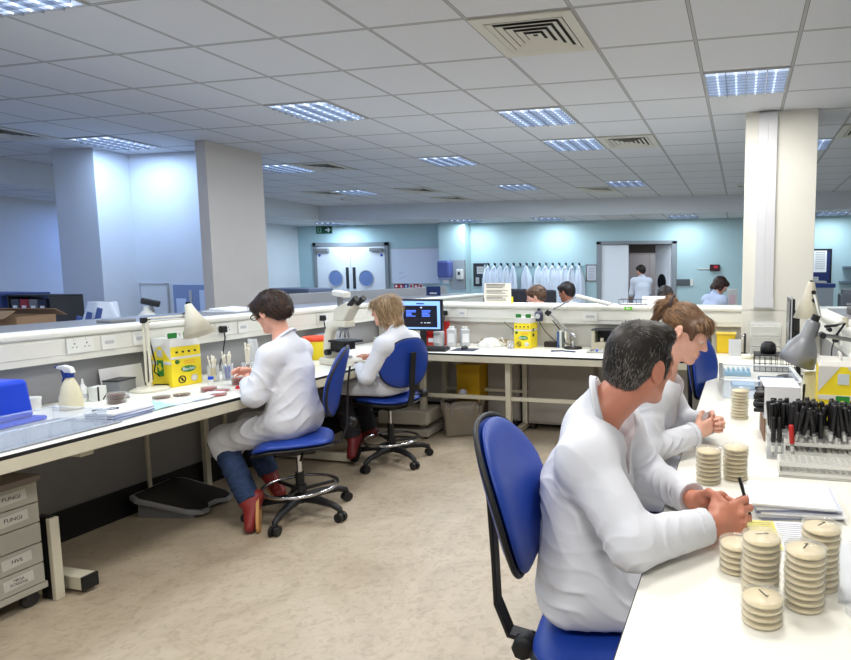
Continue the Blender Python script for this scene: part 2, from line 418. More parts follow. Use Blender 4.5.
# ------------------------------------------------------------------ benches
def bench(name, label, top, apron, legs, base, stretch=()):
    r = thing(name, label, 'laboratory bench', base)
    b = Vector(base)
    def P(m, nm, mt, **k):
        m.v = [tuple(Vector(v)-b) for v in m.v]; return m.build(nm, mt, r, **k)
    (x0, y0, x1, y1) = top
    P(MB().span((x0, y0, .784), (x1, y1, .80)), 'worktop', WHITE, bevel=.002)
    for a, c in apron:
        P(MB().span((a[0], a[1], .783), (c[0], c[1], .7985)), 'edge_strip', BLACK)
        dx = 1 if abs(c[0]-a[0]) > abs(c[1]-a[1]) else 0
        P(MB().span((a[0], a[1], .726), (c[0], c[1], .782)), 'front_rail', CREAM, bevel=.003)
    for kind, a, c in legs:
        P(MB().span(a, c), kind, CREAM if kind != 'end_cap' else BLACK, bevel=.004)
    for a, c in stretch: P(MB().span(a, c), 'stretcher', CREAM, bevel=.003)
    return r
LB = [('leg', (-3.70, y-.02, 0), (-3.665, y+.02, .726)) for y in (3.44, 5.2)]+[('leg', (-3.70, y-.010, 0), (-3.68, y+.010, .726)) for y in (3.02, 3.62)]
LB += [('leg', (-3.70, 2.06, 0), (-3.64, 2.12, .726)), ('end_cap', (-3.17, 2.035, .0), (-3.09, 2.065, .40)), ('leg', (-3.10, 2.03, .0), (-3.075, 2.07, .395)), ('foot', (-3.68, 2.10, .02), (-3.02, 2.17, .085)), ('end_cap', (-3.02, 2.098, .018), (-3.005, 2.172, .087)),
       ('foot', (-3.7, 4.10, .02), (-2.98, 4.16, .075)), ('support_arm', (-3.7, 2.06, .69), (-2.9, 2.12, .726)), ('support_arm', (-3.7, 3.47, .69), (-2.9, 3.53, .726)), ('support_arm', (-3.7, 4.1, .69), (-2.9, 4.16, .726))]
bench('lab_bench', 'long white-topped bench along the left wall with black edge', (-3.72, .5, -2.84, 4.9), [((-2.846, .5), (-2.838, 4.9))], LB, (-3.28, 2.7, 0))
FB = []
for x in (-2.88, -2.03, -.95): FB += [('leg', (x-.025, 5.02, 0), (x+.025, 5.07, .726)), ('leg', (x-.025, 5.45, 0), (x+.025, 5.5, .726)), ('foot', (x-.03, 4.98, .015), (x+.03, 5.52, .06)), ('support_arm', (x-.025, 5.07, .68), (x+.025, 5.45, .726))]
bench('lab_bench', 'white-topped bench across the room carrying the computer screen', (-3.72, 4.902, .68, 5.63), [((-2.84, 4.897), (-.22, 4.905))], FB, (-1.5, 5.25, 0),
      [((-2.88, 5.03, .365), (-.95, 5.06, .40)), ((-2.88, 5.46, .35), (-.95, 5.49, .38)), ])
RB = []
for y in (1.3, 2.95, 4.5): RB += [('leg', (-.02, y-.03, 0), (.03, y+.03, .726)), ('leg', (.60, y-.03, 0), (.66, y+.03, .726)), ('foot', (-.13, y-.03, .015), (.66, y+.03, .07)), ('support_arm', (-.15, y-.025, .69), (.62, y+.025, .726))]
bench('lab_bench', 'white-topped bench on the right where the man writes', (-.22, .45, .685, 4.898), [((-.222, .45), (-.214, 4.898))], RB, (.23, 2.6, 0))

# ------------------------------------------------------------------ chairs
def pillow(mb, outline, t, n=40, rings=8, warp=None, back=1.0, mi=0):
    """closed cushion from an outline(theta)->(x,z); thickness t along y, front +y"""
    vs = []; fs = []
    def P(s, th, side):
        x, z = outline(th); q = math.sqrt(max(0, 1-s**3.2))
        y = side*t*q*(1 if side > 0 else back)
        p = (x*s, y, z*s)
        return warp(p) if warp else p
    ss = [i/rings for i in range(1, rings)]+[.96, .99, 1.0]
    allr = [(s, 1) for s in ss]+[(s, -1) for s in reversed(ss[:-1])]
    vs.append(P(0, 0, 1))
    for s, side in allr:
        for k in range(n): vs.append(P(s, 2*PI*k/n, side))
    vs.append(P(0, 0, -1))
    for k in range(n): fs.append((0, 1+k, 1+(k+1) % n))
    for i in range(len(allr)-1):
        for k in range(n):
            a = 1+i*n; b = a+n
            fs.append((a+k, b+k, b+(k+1) % n, a+(k+1) % n))
    L = len(vs)-1; a = 1+(len(allr)-1)*n
    for k in range(n): fs.append((L, a+(k+1) % n, a+k))
    mb.add(vs, fs, True, mi); return mb
def spow(c, e): return math.copysign(abs(c)**e, c)
def make_chair(label, h=.52, ring=True, back_h=.46, lean=8, base_rz=0.0, back_off=0.0, back_y=-.235, curve=1.15, knob=(.085, -.31, .03)):
    r = thing('laboratory_chair', label, 'chair', group='blue laboratory chairs')
    so = lambda th: (.235*spow(math.cos(th), .62), .225*spow(math.sin(th), .62))
    def sw(p):   # outline z -> local y ; thickness y -> z
        x, t, z = p; y = z
        return (x*(1-.10*max(0, -y/.225)), y+.02, h-.04+t+.02*(x/.235)**2-.035*max(0, (y-.08)/.15)**2)
    m = MB(); pillow(m, so, .042, warp=sw, back=.5); m.build('seat', BLUEV, r)
    so2 = lambda th: (.243*spow(math.cos(th), .62), .232*spow(math.sin(th), .62))
    def sw2(p):
        q = sw(p); return (q[0], q[1], q[2]-.022)
    m = MB(); pillow(m, so2, .022, warp=sw2, back=1.2); m.build('seat_shell', BLACK, r)
    def bo(sc):
        def f(th):
            c, s_ = spow(math.cos(th), .72), spow(math.sin(th), .78)
            w = .215*(1-.26*max(0, s_)**1.5)*(1-.08*max(0, -s_)**2)
            return (w*c*sc, (back_h/2)*s_*sc+(.0))
        return f
    bz = h+.135+back_h/2+back_off
    ca, sa = math.cos(R(lean)), math.sin(R(lean))
    def bw(off):
        def f(p):
            x, y, z = p
            y = y+off+curve*x*x+.04*math.cos(PI*z/back_h)*0+.25*(z+.08)**2*(-1 if z > -.08 else 1)
            return (x, back_y+y*ca-z*sa, bz+y*sa*0+z*ca)
        return f
    m = MB(); pillow(m, bo(1.0), .034, warp=bw(0), back=.35); m.build('backrest', BLUEV, r)
    m = MB(); pillow(m, bo(1.035), .016, warp=bw(-.020), back=1.2); m.build('back_shell', BLUEV, r)
    ob = bo(1.03); wf = bw(-.016)
    MB().tube([wf((ob(2*PI*k/56)[0], 0, ob(2*PI*k/56)[1])) for k in range(56)], .0075, 8, closed=True).build('edge_trim', BLACK, r)
    m = MB(); pts = [(0, .02, h-.085), (0, -.16, h-.09), (0, back_y-.015, h-.06), (0, back_y-.05, h+.03), (0, back_y-.055, min(h+.16, bz-.06)), (0, back_y-.065, bz-.02), (0, back_y-.08, bz+.08)]
    vs = []
    for q in range(len(pts)-1):
        a, b = Vector(pts[q]), Vector(pts[q+1]); mid = (a+b)/2; L = (b-a).length
        an = math.atan2(b.z-a.z, b.y-a.y)
        m.box(mid, (.05, L+.01, .012), rx=an)
    m.build('back_bar', BLACK, r, bevel=.003)
    m = MB().box((0, 0, h-.095), (.16, .2, .035)); m.cyl((.08, .05, h-.10), (.23, .06, h-.105), .007, n=8); m.cyl((-.08, -.03, h-.10), (-.2, -.03, h-.11), .007, n=8); m.build('mechanism', BLACK, r)
    m = MB().lathe([(.0, -.022), (.03, -.022), (.034, -.012), (.034, .012), (.03, .022), (0, .022)], n=8, M=Matrix.Translation((knob[0], knob[1], h+knob[2])) @ Matrix.Rotation(PI/2, 4, 'Y')); m.cyl((0, knob[1]+.01, h+knob[2]), (knob[0]-.005, knob[1], h+knob[2]), .008, n=8); m.build('tension_knob', BLACK, r)
    MB().cyl((0, 0, .20), (0, 0, h-.10), .015).build('gas_piston', CHROME, r)
    MB().cyl((0, 0, .09), (0, 0, max(.22, h-.24)), .027, .025).build('column', BLACK, r)
    for k in range(5):
        a = base_rz+2*PI*k/5; c, s_ = math.cos(a), math.sin(a)
        pts = [(.02*c, .02*s_, .115), (.14*c, .14*s_, .115), (.25*c, .25*s_, .098), (.30*c, .30*s_, .078), (.305*c, .305*s_, .06)]
        lg = MB().tube(pts, .02, 8, rr=[.03, .026, .02, .018, .015]).build('leg', BLACK, r)
        w = MB()
        tx, ty = -s_, c
        for q in (-1, 1):
            cx, cy_ = .305*c+tx*.016*q, .305*s_+ty*.016*q
            w.cyl((cx-tx*.010, cy_-ty*.010, .03), (cx+tx*.010, cy_+ty*.010, .03), .03, n=16)
        w.box((.305*c, .305*s_, .05), (.03, .03, .03), rz=a)
        w.build('caster', BLACK, lg, bevel=.003)
    MB().lathe([(.045, .09), (.05, .10), (.045, .14), (.03, .15)]).build('hub', BLACK, r)
    if ring:
        MB().tube([(.215*math.cos(2*PI*k/40), .215*math.sin(2*PI*k/40), .19) for k in range(40)], .011, 10, closed=True).build('foot_ring', CHROME, r)
        for k in range(3):
            a = base_rz+.5+2*PI*k/3
            MB().tube([(.02*math.cos(a), .02*math.sin(a), .17), (.2*math.cos(a), .2*math.sin(a), .185)], .011, 8).build('ring_spoke', BLACK, r)
        MB().cyl((0, 0, .155), (0, 0, .2), .036).build('ring_collar', BLACK, r)
    return r
def put(o, x, y, rz): o.location = (x, y, 0); o.rotation_euler = (0, 0, R(rz)); return o
c1 = put(make_chair('blue chair with chrome foot ring under the dark-haired woman in jeans', .52, base_rz=.25, back_h=.42, lean=10, back_off=-.02), -2.67, 3.15, 124)
c2 = put(make_chair('blue chair seen from behind under the woman at the microscope', .555, base_rz=.9, back_h=.37, lean=6, back_off=-.045), -2.72, 4.24, 68)
c3 = put(make_chair('blue chair with tall back behind the grey-haired man', .575, ring=False, base_rz=.4, back_h=.405, lean=14, back_off=.015, back_y=-.27, curve=.8, knob=(.06, -.23, -.06)), -.335, 1.555, -83)
c4 = put(make_chair('empty blue chair pushed up to the bench beyond the ponytailed woman', .56, ring=False, base_rz=.1, back_h=.46), -.05, 3.95, -108)
c5 = put(make_chair('blue chair under the woman with the ponytail', .56, ring=False, base_rz=.7, back_h=.20, back_off=-.06), -.40, 2.44, -85)
# ------------------------------------------------------------------ petri dishes
AGAR = mat('pale_agar', (238, 222, 182), .35, noise=.04)
RAGAR = mat('blood_agar', (158, 14, 20), .35, noise=.08)
BAGAR = mat('brown_agar', (84, 40, 26), .4, noise=.1)
DISH = glassy('dish_plastic', (240, 238, 230), .06, .1, .34)
def dish_proto(agar, label, n=28):
    r = thing('petri_dish', label, 'petri dish')
    MB().lathe([(0, .0008), (.0425, .0008), (.0425, .0125), (.0412, .0125)], n=n, caps=False).build('dish_base', DISH, r)
    MB().lathe([(0, .0022), (.0415, .0022), (.0415, .0064 if agar is AGAR else .0090), (0, .0066 if agar is AGAR else .0093)], n=n).build('agar', agar, r)
    MB().lathe([(.0450, .0040), (.0450, .0142), (.0440, .0148), (.0436, .0143), (0, .0143)], n=n, caps=False).build('lid', DISH, r)
    return r
DP = dish_proto(AGAR, '')
used = [False]
def stack(x, y, n, where, group, proto=DP, mark=False, z0=.8005, dz=.0150):
    for k in range(n):
        if proto is DP and not used[0]: o = proto; used[0] = True
        else: o = copy_tree(proto)
        o.location = (x+random.uniform(-.0016, .0016), y+random.uniform(-.0016, .0016), z0+k*dz); o.rotation_euler.z = random.uniform(0, 6)
        pos = n-1-k
        nm = 'topmost' if pos == 0 else ('bottom' if k == 0 else ORD[pos]+' from the top')
        o['label'] = 'pale dish, %s in %s' % (nm, where); o['group'] = group
        if mark and pos == 0:
            m = MB(); m.box((0, 0, .0149), (.003, .03, .0006)); m.box((.003, -.012, .0149), (.008, .002, .0006), rz=.5); m.build('ink_mark', INK, o)
stack(.057, 1.250, 4, 'the short front stack', 'front short stack of dishes', mark=True)
stack(.056, 1.372, 9, 'the tall stack behind the short one', 'tall stack behind the short stack', mark=True)
stack(.147, 1.330, 9, 'the tall middle stack of the cluster', 'middle stack of the cluster', mark=True)
stack(.190, 1.425, 10, 'the rear right stack of the cluster', 'rear right stack of the cluster', mark=True)
stack(.004, 1.462, 5, 'the half-hidden stack by the writing hand', 'half hidden stack by the hand')
stack(-.099, 2.075, 8, 'the left stack between man and ponytailed woman', 'left of the paired stacks')
stack(-.009, 2.135, 8, 'the right stack between man and ponytailed woman', 'right of the paired stacks')
stack(.001, 3.035, 10, 'the lone stack before the clear tray', 'lone far stack')
def single(agar, x, y, z, label, group=None, s=1):
    r = dish_proto(agar, label, 22); r.location = (x, y, z)
    if group: r['group'] = group
    return r
for k, (x, y) in enumerate([(-3.365, 2.60)]*4):
    single(BAGAR, x, y, .8005+k*.0152, 'dark brown petri dish, %s in the stack before the grey box' % ('bottom', 'second from bottom', 'second from top', 'topmost')[k], 'stack of brown dishes')
single(BAGAR, -3.25, 2.765, .8005, 'single dark brown open-looking dish nearest the blue tissue')
single(BAGAR, -3.20, 2.85, .8005, 'amber-brown dish next to the yellow bin corner')
for k in range(2): single(RAGAR, -3.15, 2.99, .8005+.0152*k, 'blood red dish, %s of the pair before the swab beakers' % ('lower', 'upper')[k], 'pair of red dishes')
single(RAGAR, -2.99, 2.90, .8005, 'blood red dish lying nearest the bench edge')
single(RAGAR, -3.08, 3.01, .8005, 'red and white dish between the pair and the bench edge')
for k in range(3): single(RAGAR, -3.17, 3.24, .8005+.0152*k, 'dark red dish, %s of the three under the swab beakers' % ('bottom', 'middle', 'topmost')[k], 'three red dishes by the beakers')
single(BAGAR, -3.10, 3.32, .8005, 'dark dish right under the woman hands')
r = thing('slide_box', 'small bright red lid beside the woman hands', 'lid', (-3.02, 3.14, .8005), .3); MB().box((0, 0, .009), (.10, .06, .018)).build('lid_top', mat('crimson', (196, 24, 50), .4), r, bevel=.004); MB().box((0, 0, .004), (.106, .066, .006)).build('lid_rim', mat('crimson', (196, 24, 50)), r)

# ------------------------------------------------------------------ yellow clinical bins
PALEG = mat('pale_grey_card', (214, 212, 206), .6)
def bio_bin(label, x, y, rz, s=.20, h=.255, sh=.05):
    r = thing('clinical_waste_bin', label, 'waste bin', (x, y, .8005), R(rz), 'yellow card clinical bins')
    a = s/2
    MB().box((0, 0, h/2), (s, s, h)).build('box_body', YELLOW, r, bevel=.003)
    # sloping pale shoulders with a yellow gable on the -x and +x faces
    m = MB(); q = .055
    m.add([(-a, -a, h), (a, -a, h), (a, a, h), (-a, a, h), (-q-.03, -q-.03, h+sh), (q+.03, -q-.03, h+sh), (q+.03, q+.03, h+sh), (-q-.03, q+.03, h+sh)], [(0, 1, 5, 4), (1, 2, 6, 5), (2, 3, 7, 6), (3, 0, 4, 7), (4, 5, 6, 7)])
    m.build('folded_top', PALEG, r)
    m = MB(); m.box((-a-.001, 0, h*.60), (.002, s*.995, .020)); m.box((0, -a-.001, h*.72), (s*.995, .002, .014)); m.box((a+.001, 0, h*.72), (.002, s*.995, .014)); m.build('printed_band', PALEG, r)
    # -x face: white corners with gable triangle, green icon
    m = MB()
    for sg in (-1, 1):
        m.add([(-a-.0015, sg*a, h*.66), (-a-.0015, sg*a, h), (-a-.0015, sg*.012, h)], [(0, 1, 2)])
    m.build('pale_corner', PALEG, r)
    MB().box((-a-.002, 0, h*.84), (.003, .045, .045)).build('printed_square', mat('pale_blue_print', (196, 204, 206), .6), r)
    g = MB().box((-a-.002, 0, h*.47), (.003, .055, .10)).build('green_icon', GREEN, r, bevel=.001)
    m = MB(); m.cyl((-a-.005, 0, h*.47+.022), (-a-.003, 0, h*.47+.022), .009, n=12); m.box((-a-.004, 0, h*.47), (.002, .018, .035)); m.box((-a-.004, 0, h*.47+.005), (.002, .042, .010), rx=.3); m.build('icon_figure', YELLOW, g)
    # -y face: oval logo, green dot, no-entry disc
    MB().lathe([(0, 0), (.048, 0), (.048, .003), (0, .003)], n=28, M=Matrix.Translation((.01, -a, h*.42)) @ Matrix.Rotation(PI/2, 4, 'X') @ Matrix.Diagonal((1, .42, 1, 1))).build('logo_oval', GREEN, r)
    text('logo_text', 'Bio-bin', .030, PAPER, r, (.01, -a-.0035, h*.42), (PI/2, 0, 0), sx=.95)
    MB().lathe([(.018, 0), (.025, 0), (.025, .002), (.018, .002), (.018, 0)], n=24, caps=False, M=Matrix.Translation((-.035, -a, h*.17)) @ Matrix.Rotation(PI/2, 4, 'X')).build('prohibition_ring', INK, r)
    m = MB().box((-.035, -a-.0015, h*.17), (.038, .002, .005), ry=R(45)); m.box((-.035, -a-.001, h*.17), (.012, .002, .022), ry=R(-30)); m.build('prohibition_bar', INK, r)
    MB().lathe([(0, 0), (.022, 0), (.022, .002), (0, .002)], n=24, M=Matrix.Translation((.045, -a, h*.17)) @ Matrix.Rotation(PI/2, 4, 'X')).build('pale_disc', PALEG, r)
    MB().lathe([(0, 0), (.014, 0), (.014, .002), (0, .002)], n=20, M=Matrix.Translation((-.06, -a, h*.62)) @ Matrix.Rotation(PI/2, 4, 'X')).build('green_dot', mat('dark_green', (50, 110, 40)), r)
    m = MB()
    for k in range(2): m.box((.02, -a-.001, h*(.62-.05*k)), (.07, .002, .004))
    m.build('orange_print', mat('orange_print', (232, 150, 50), .6), r)
    m = MB()
    for k in range(4): m.box((-.06+.04*k, -a-.001, h*.86), (.014, .002, .012))
    m.build('small_icons', INK, r)
    m = MB()
    for k in range(2): m.box((a+.001, -.02, h*(.72-.2*k)), (.002, .035, .03))
    m.build('side_icons', INK, r)
    for sg in (-1, 1): MB().box((sg*.05, -q-.0, h+sh+.018), (.055, .012, .035), rx=.1).build('green_tab', GREEN, r, bevel=.003)
    MB().tube([(-.05, .01, h+sh), (-.045, .01, h+sh+.025), (.045, .01, h+sh+.025), (.05, .01, h+sh)], .006, 8).build('carry_strap', PALEG, r)
    return r
bio_bin('yellow card clinical bin under the cone lamp on the left bench', -3.555, 3.14, 84, .195, .255)
bio_bin('yellow card clinical bin on the bench beyond the screen', -2.01, 5.45, -3, .17, .24)
bio_bin('yellow card clinical bin behind the black-capped tubes', .43, 2.77, 86, .20, .33, .02)

# ------------------------------------------------------------------ left bench clutter
r = thing('storage_bin', 'bright blue plastic tub on the left bench cut by the frame', 'tub', (-3.52, 2.06, .8005), .10)
BL = mat('bright_blue_plastic', (10, 62, 200), .4)
MB().box((0, 0, .115), (.36, .24, .19), taper=.92).build('tub_body', BL, r, bevel=.02, seg=4)
MB().box((0, 0, .012), (.42, .30, .022)).build('tub_base', BL, r, bevel=.008)
r = thing('clear_tray', 'clear acrylic tray with grey mat at the near end of the left bench', 'tray', (-3.08, 1.96, .8005), .05)
m = MB()
for q in (-1, 1): m.box((q*.155, 0, .038), (.003, .50, .070)); m.box((0, q*.25, .038), (.31, .003, .070))
m.build('tray_walls', CLEARB, r)
m = MB()
for q in (-1, 1): m.box((q*.160, 0, .075), (.018, .53, .005)); m.box((0, q*.258, .075), (.33, .018, .005))
m.build('tray_rim', CLEARB, r, bevel=.002)
MB().box((0, 0, .005), (.37, .60, .006)).build('grey_mat', mat('speckled_mat', (150, 156, 166), .7, noise=.25, ns=120), r, bevel=.004)
m = MB()
for q in range(5): m.box((.15, -.2+.1*q, .038), (.010, .010, .066))
m.build('tray_ribs', CLEARB, r)
r = thing('spray_bottle', 'spray bottle with blue and white trigger head', 'spray bottle', (-3.45, 2.43, .8005), 3.25)
MB().lathe([(0, 0), (.048, 0), (.052, .01), (.050, .06), (.038, .12), (.022, .158), (.017, .165), (.017, .178), (0, .178)]).build('bottle', mat('milky_bottle', (216, 208, 178), .35, noise=.03), r)
MB().box((.046, 0, .05), (.012, .05, .055)).build('bottle_label', mat('lilac_label', (176, 172, 190), .6), r, bevel=.005)
MB().cyl((0, 0, .172), (0, 0, .198), .021).build('collar', mat('blue_cap', (24, 52, 130), .4), r)
MB().prism([(-.03, 0), (-.02, .03), (.02, .042), (.06, .036), (.066, .022), (.03, .016), (.016, 0)], -.013, .013, M=Matrix.Translation((0, 0, .195)) @ Matrix.Rotation(PI/2, 4, 'X')).build('spray_head', PLASTW, r, bevel=.005)
MB().prism([(.03, .015), (.045, .012), (.034, -.03), (.044, -.05), (.036, -.052), (.022, -.03)], -.006, .006, M=Matrix.Translation((0, 0, .198)) @ Matrix.Rotation(PI/2, 4, 'X')).build('trigger', mat('blue_cap', (24, 52, 130)), r, bevel=.002)
MB().cyl((.064, 0, .225), (.074, 0, .225), .009, n=10).build('nozzle', mat('blue_cap', (24, 52, 130)), r)
r = thing('dropper_bottle', 'small white dropper bottle right of the spray bottle', 'bottle', (-3.60, 2.60, .8005))
MB().lathe([(0, 0), (.025, 0), (.027, .006), (.027, .06), (.018, .08), (.01, .088), (.01, .096), (0, .096)]).build('bottle', PLASTW, r); MB().cyl((0, 0, .094), (0, 0, .128), .008, .003, n=12).build('dropper_tip', PLASTW, r)
MB().cyl((0, 0, .02), (0, 0, .045), .0275).build('bottle_label', LGREY, r)
r = thing('reagent_pot', 'squat white lidded pot left of the spray bottle', 'pot', (-3.62, 2.36, .8005))
MB().cyl((0, 0, 0), (0, 0, .055), .036).build('pot_body', PLASTW, r); MB().cyl((0, 0, .055), (0, 0, .07), .039).build('pot_lid', PLASTW, r, bevel=.003)
r = thing('card_box', 'low white carton behind the clear tray', 'carton', (-3.63, 2.24, .8005), .1); MB().box((0, 0, .03), (.10, .13, .06)).build('carton_body', PAPER, r, bevel=.002); MB().box((0, 0, .061), (.098, .064, .002)).build('carton_flap', PLASTW, r)
r = thing('marker_holder', 'little white box with black corner strap', 'box', (-3.55, 2.64, .8005), .3); MB().box((0, 0, .04), (.05, .07, .08)).build('box_body', PLASTW, r, bevel=.002); m = MB().box((.0255, -.030, .04), (.003, .010, .082)); m.box((.0265, .02, .02), (.003, .05, .006), rx=.7); m.build('black_strap', BLACK, r)
r = thing('slide_cabinet', 'grey metal box in front of the white card', 'box', (-3.63, 2.83, .8005), .25); MB().box((0, 0, .04), (.10, .13, .08)).build('box_body', GREY, r, bevel=.004); MB().box((0, 0, .083), (.104, .134, .008)).build('box_lid', DARK, r, bevel=.002)
r = thing('reference_card', 'white card leaning against the partition behind the grey box', 'card', (-3.695, 2.90, .8005), 0); MB().box((0, 0, .075), (.004, .26, .15), ry=-.12).build('card_sheet', PAPER, r); MB().box((.02, 0, .003), (.05, .18, .005)).build('card_foot', PAPER, r)
r = thing('specimen_pot', 'tiny clear pot with brown content by the grey box', 'pot', (-3.45, 2.72, .8005)); MB().lathe([(0, .001), (.016, .001), (.018, .035), (.017, .035), (.015, .004)]).build('pot_body', CLEAR, r); MB().cyl((0, 0, .003), (0, 0, .015), .0145).build('content', BAGAR, r)
r = thing('request_forms', 'blue-edged pile of request forms at the bench edge', 'papers', (-3.03, 2.35, .8005), .15)
for k, (c, n) in enumerate([((150, 164, 200), 'blue_form'), ((226, 228, 234), 'white_form'), ((120, 136, 184), 'blue_form'), ((226, 228, 234), 'white_form'), ((140, 152, 192), 'blue_form'), ((230, 231, 236), 'white_form'), ((238, 239, 242), 'top_form')]):
    MB().box((random.uniform(-.006, .006), random.uniform(-.008, .008), .004+.0065*k), (.15, .24, .0062), rz=random.uniform(-.05, .05)).build(n, mat('form_%d' % k, c, .7), r)
r = thing('spectacles', 'folded spectacles lying on the request forms', 'spectacles', (-3.05, 2.30, .8490), .9)
m = MB()
for q in (-1, 1): m.tube([(q*.03+.022*math.cos(a*PI/8), .018*math.sin(a*PI/8), .003) for a in range(16)], .002, 6, closed=True)
m.tube([(-.008, 0, .004), (.008, 0, .004)], .0018, 6); m.build('frame', BLACK, r)
for q in (-1, 1): MB().tube([(q*.052, .004, .003), (q*.05, -.03, .004), (-q*.03, -.05-.008*q, .006)], .0018, 6).build('temple', BLACK, r)
r = thing('tissue', 'crumpled pale turquoise tissue on the left bench', 'tissue', (-3.05, 2.56, .8005))
random.seed(4); m = MB(); m.grid(lambda u, v: ((u-.5)*.13, (v-.5)*.12, .004+.026*math.exp(-((u-.5)**2+(v-.5)**2)*9)*(1+.6*math.sin(17*u+9*v)*math.sin(13*v-5*u))), 16, 16); m.build('sheet', mat('turquoise_tissue', (176, 212, 212), .8), r, solid=.002)
r = thing('form_sheets', 'loose pale blue sheets fanned at the bench edge below the dishes', 'papers', (-3.03, 2.78, .8005), .2)
for k in range(4): MB().box((.012*k-.02, .05*k-.06, .002+.002*k), (.10, .20, .0018), rz=.12*k-.2).build('sheet', mat('blue_sheet_%d' % (k % 2), [(206, 214, 238), (232, 235, 242)][k % 2], .7), r)
# swab beakers
for k, (x, y, liq, lb) in enumerate([(-3.40, 3.27, (214, 190, 120), 'clear beaker with amber sticks, first in the swab row'), (-3.36, 3.345, (30, 70, 180), 'clear beaker with blue-banded swabs, middle of the swab row'), (-3.29, 3.44, (150, 110, 60), 'clear beaker with tallest white swabs, last in the row')]):
    r = thing('swab_beaker', lb, 'beaker', (x, y, .8005), group='beakers of swabs and loops')
    MB().lathe([(0, .001), (.033, .001), (.035, .11), (.033, .11), (.0315, .004), (0, .004)]).build('beaker', CLEAR, r)
    st = MB(); bd = MB()
    for q in range(14):
        a = random.uniform(0, 6.28); rr_ = random.uniform(.004, .022); h = (.15, .17, .215)[k]+random.uniform(-.02, .02)
        x0_, y0_ = rr_*math.cos(a), rr_*math.sin(a)
        x1_, y1_ = 1.5*x0_, 1.5*y0_
        st.cyl((x0_, y0_, .095), (x1_, y1_, h), .003, n=6)
        st.lathe([(0, -.012), (.0045, -.006), (.0045, .006), (0, .012)], c=(x1_, y1_, h), n=6)
        bd.cyl((x0_*.7, y0_*.7, .006), (x0_, y0_, .095), .0035, n=6)
    o = st.build('swab_sticks', mat('swab_white', (236, 230, 214), .6), r); o['kind'] = 'stuff'
    o = bd.build('coloured_handles', mat('handle_%d' % k, liq, .4), r); o['kind'] = 'stuff'
r = thing('glove_pouch', 'clear pouch standing in the last swab beaker', 'pouch', (-3.30, 3.50, .8005), .2); MB().grid(lambda u, v: ((u-.5)*.09*(1-.3*v), .012*math.sin(3*v)+.006*math.sin(9*u), .002+.26*v), 8, 10).build('sheet', glassy('pouch_film', (236, 238, 240), .45), r, solid=.004)
r = thing('screw_pot', 'tiny white pot with blue cap before the swab beakers', 'pot', (-3.31, 3.16, .8005)); MB().cyl((0, 0, 0), (0, 0, .038), .014).build('pot_body', PLASTW, r); MB().cyl((0, 0, .038), (0, 0, .056), .016).build('cap', mat('royal_blue', (24, 70, 190), .4), r)
r = thing('document_stand', 'sloping white copy stand behind the woman hands', 'document stand', (-3.42, 3.72, .8005), R(-62))
MB().box((0, 0, .085), (.34, .006, .22), rx=R(-52)).build('sheet', PAPER, r); MB().box((0, -.075, .012), (.34, .02, .024)).build('lip', mat('dark_blue_edge', (44, 60, 110), .5), r); MB().box((0, .07, .07), (.05, .01, .15)).build('strut', GREY, r)
# sharps tub
r = thing('sharps_tub', 'yellow sharps tub with orange-red lid by the microscope', 'sharps tub', (-3.45, 4.33, .8005), .1)
MB().lathe([(0, 0), (.085, 0), (.10, .15), (.105, .16), (0, .16)], n=28).build('tub_body', YELLOW, r); MB().lathe([(.112, .155), (.112, .178), (.095, .19), (0, .195)], n=28).build('tub_lid', mat('orange_red', (226, 70, 26), .4), r)
m = MB()
for k in range(5): m.box((.098, .01, .03+.022*k), (.004, .06, .011), rz=.0)
m.build('red_print', RED, r)
# microscope
MIC = mat('microscope_ivory', (222, 218, 202), .4)
r = thing('microscope', 'ivory lab microscope with black eyepieces and camera head', 'microscope', (-3.02, 4.10, .8005), R(-18))
# local: +x towards the user, -x the back of the stand
MB().prism([(-.19, -.09), (-.19, .09), (.10, .09), (.15, .06), (.15, -.06), (.10, -.09)], 0, .055).build('base', MIC, r, bevel=.012, seg=3)
m = MB(); prof = [(-.155, .05), (-.165, .14), (-.16, .22), (-.13, .285), (-.07, .315), (.0, .318)]
m.tube([(x, 0, z) for x, z in prof], .04, 14, rr=[.055, .05, .045, .045, .045, .042]); m.build('arm', MIC, r)
m = MB(); m.box((.02, 0, .325), (.15, .095, .05)); m.build('head_plate', MIC, r, bevel=.01)
m = MB(); m.cyl((-.005, 0, .34), (-.01, 0, .44), .05, .038); m.prism([(-.05, 0), (.07, 0), (.17, .115), (.12, .155), (-.03, .10)], -.05, .05, M=Matrix.Translation((0, 0, .345)) @ Matrix.Rotation(PI/2, 4, 'X')); m.build('trinocular_head', MIC, r, bevel=.014, seg=3)
for q in (-1, 1):
    e = MB(); e.cyl((.135, q*.032, .472), (.20, q*.032, .512), .019, .021, n=16); e.cyl((.20, q*.032, .512), (.225, q*.032, .528), .024, .022, n=16); e.build('eyepiece', BLACK, r)
MB().cyl((-.015, 0, .43), (-.015, 0, .535), .022, n=18).build('photo_tube', STEEL, r)
MB().box((.0, 0, .555), (.15, .07, .045), ry=.12).build('camera_head', PLASTW, r, bevel=.012, seg=3)
MB().cyl((.015, 0, .27), (.015, 0, .30), .04, n=20).build('nosepiece', STEEL, r)
for k in range(4):
    a = R(45+90*k); MB().cyl((.015+.022*math.cos(a), .022*math.sin(a), .275), (.015+.036*math.cos(a), .036*math.sin(a), .215), .010, .007, n=12).build('objective', CHROME, r)
m = MB(); m.box((.03, 0, .190), (.21, .16, .016)); m.build('stage', BLACK, r, bevel=.002)
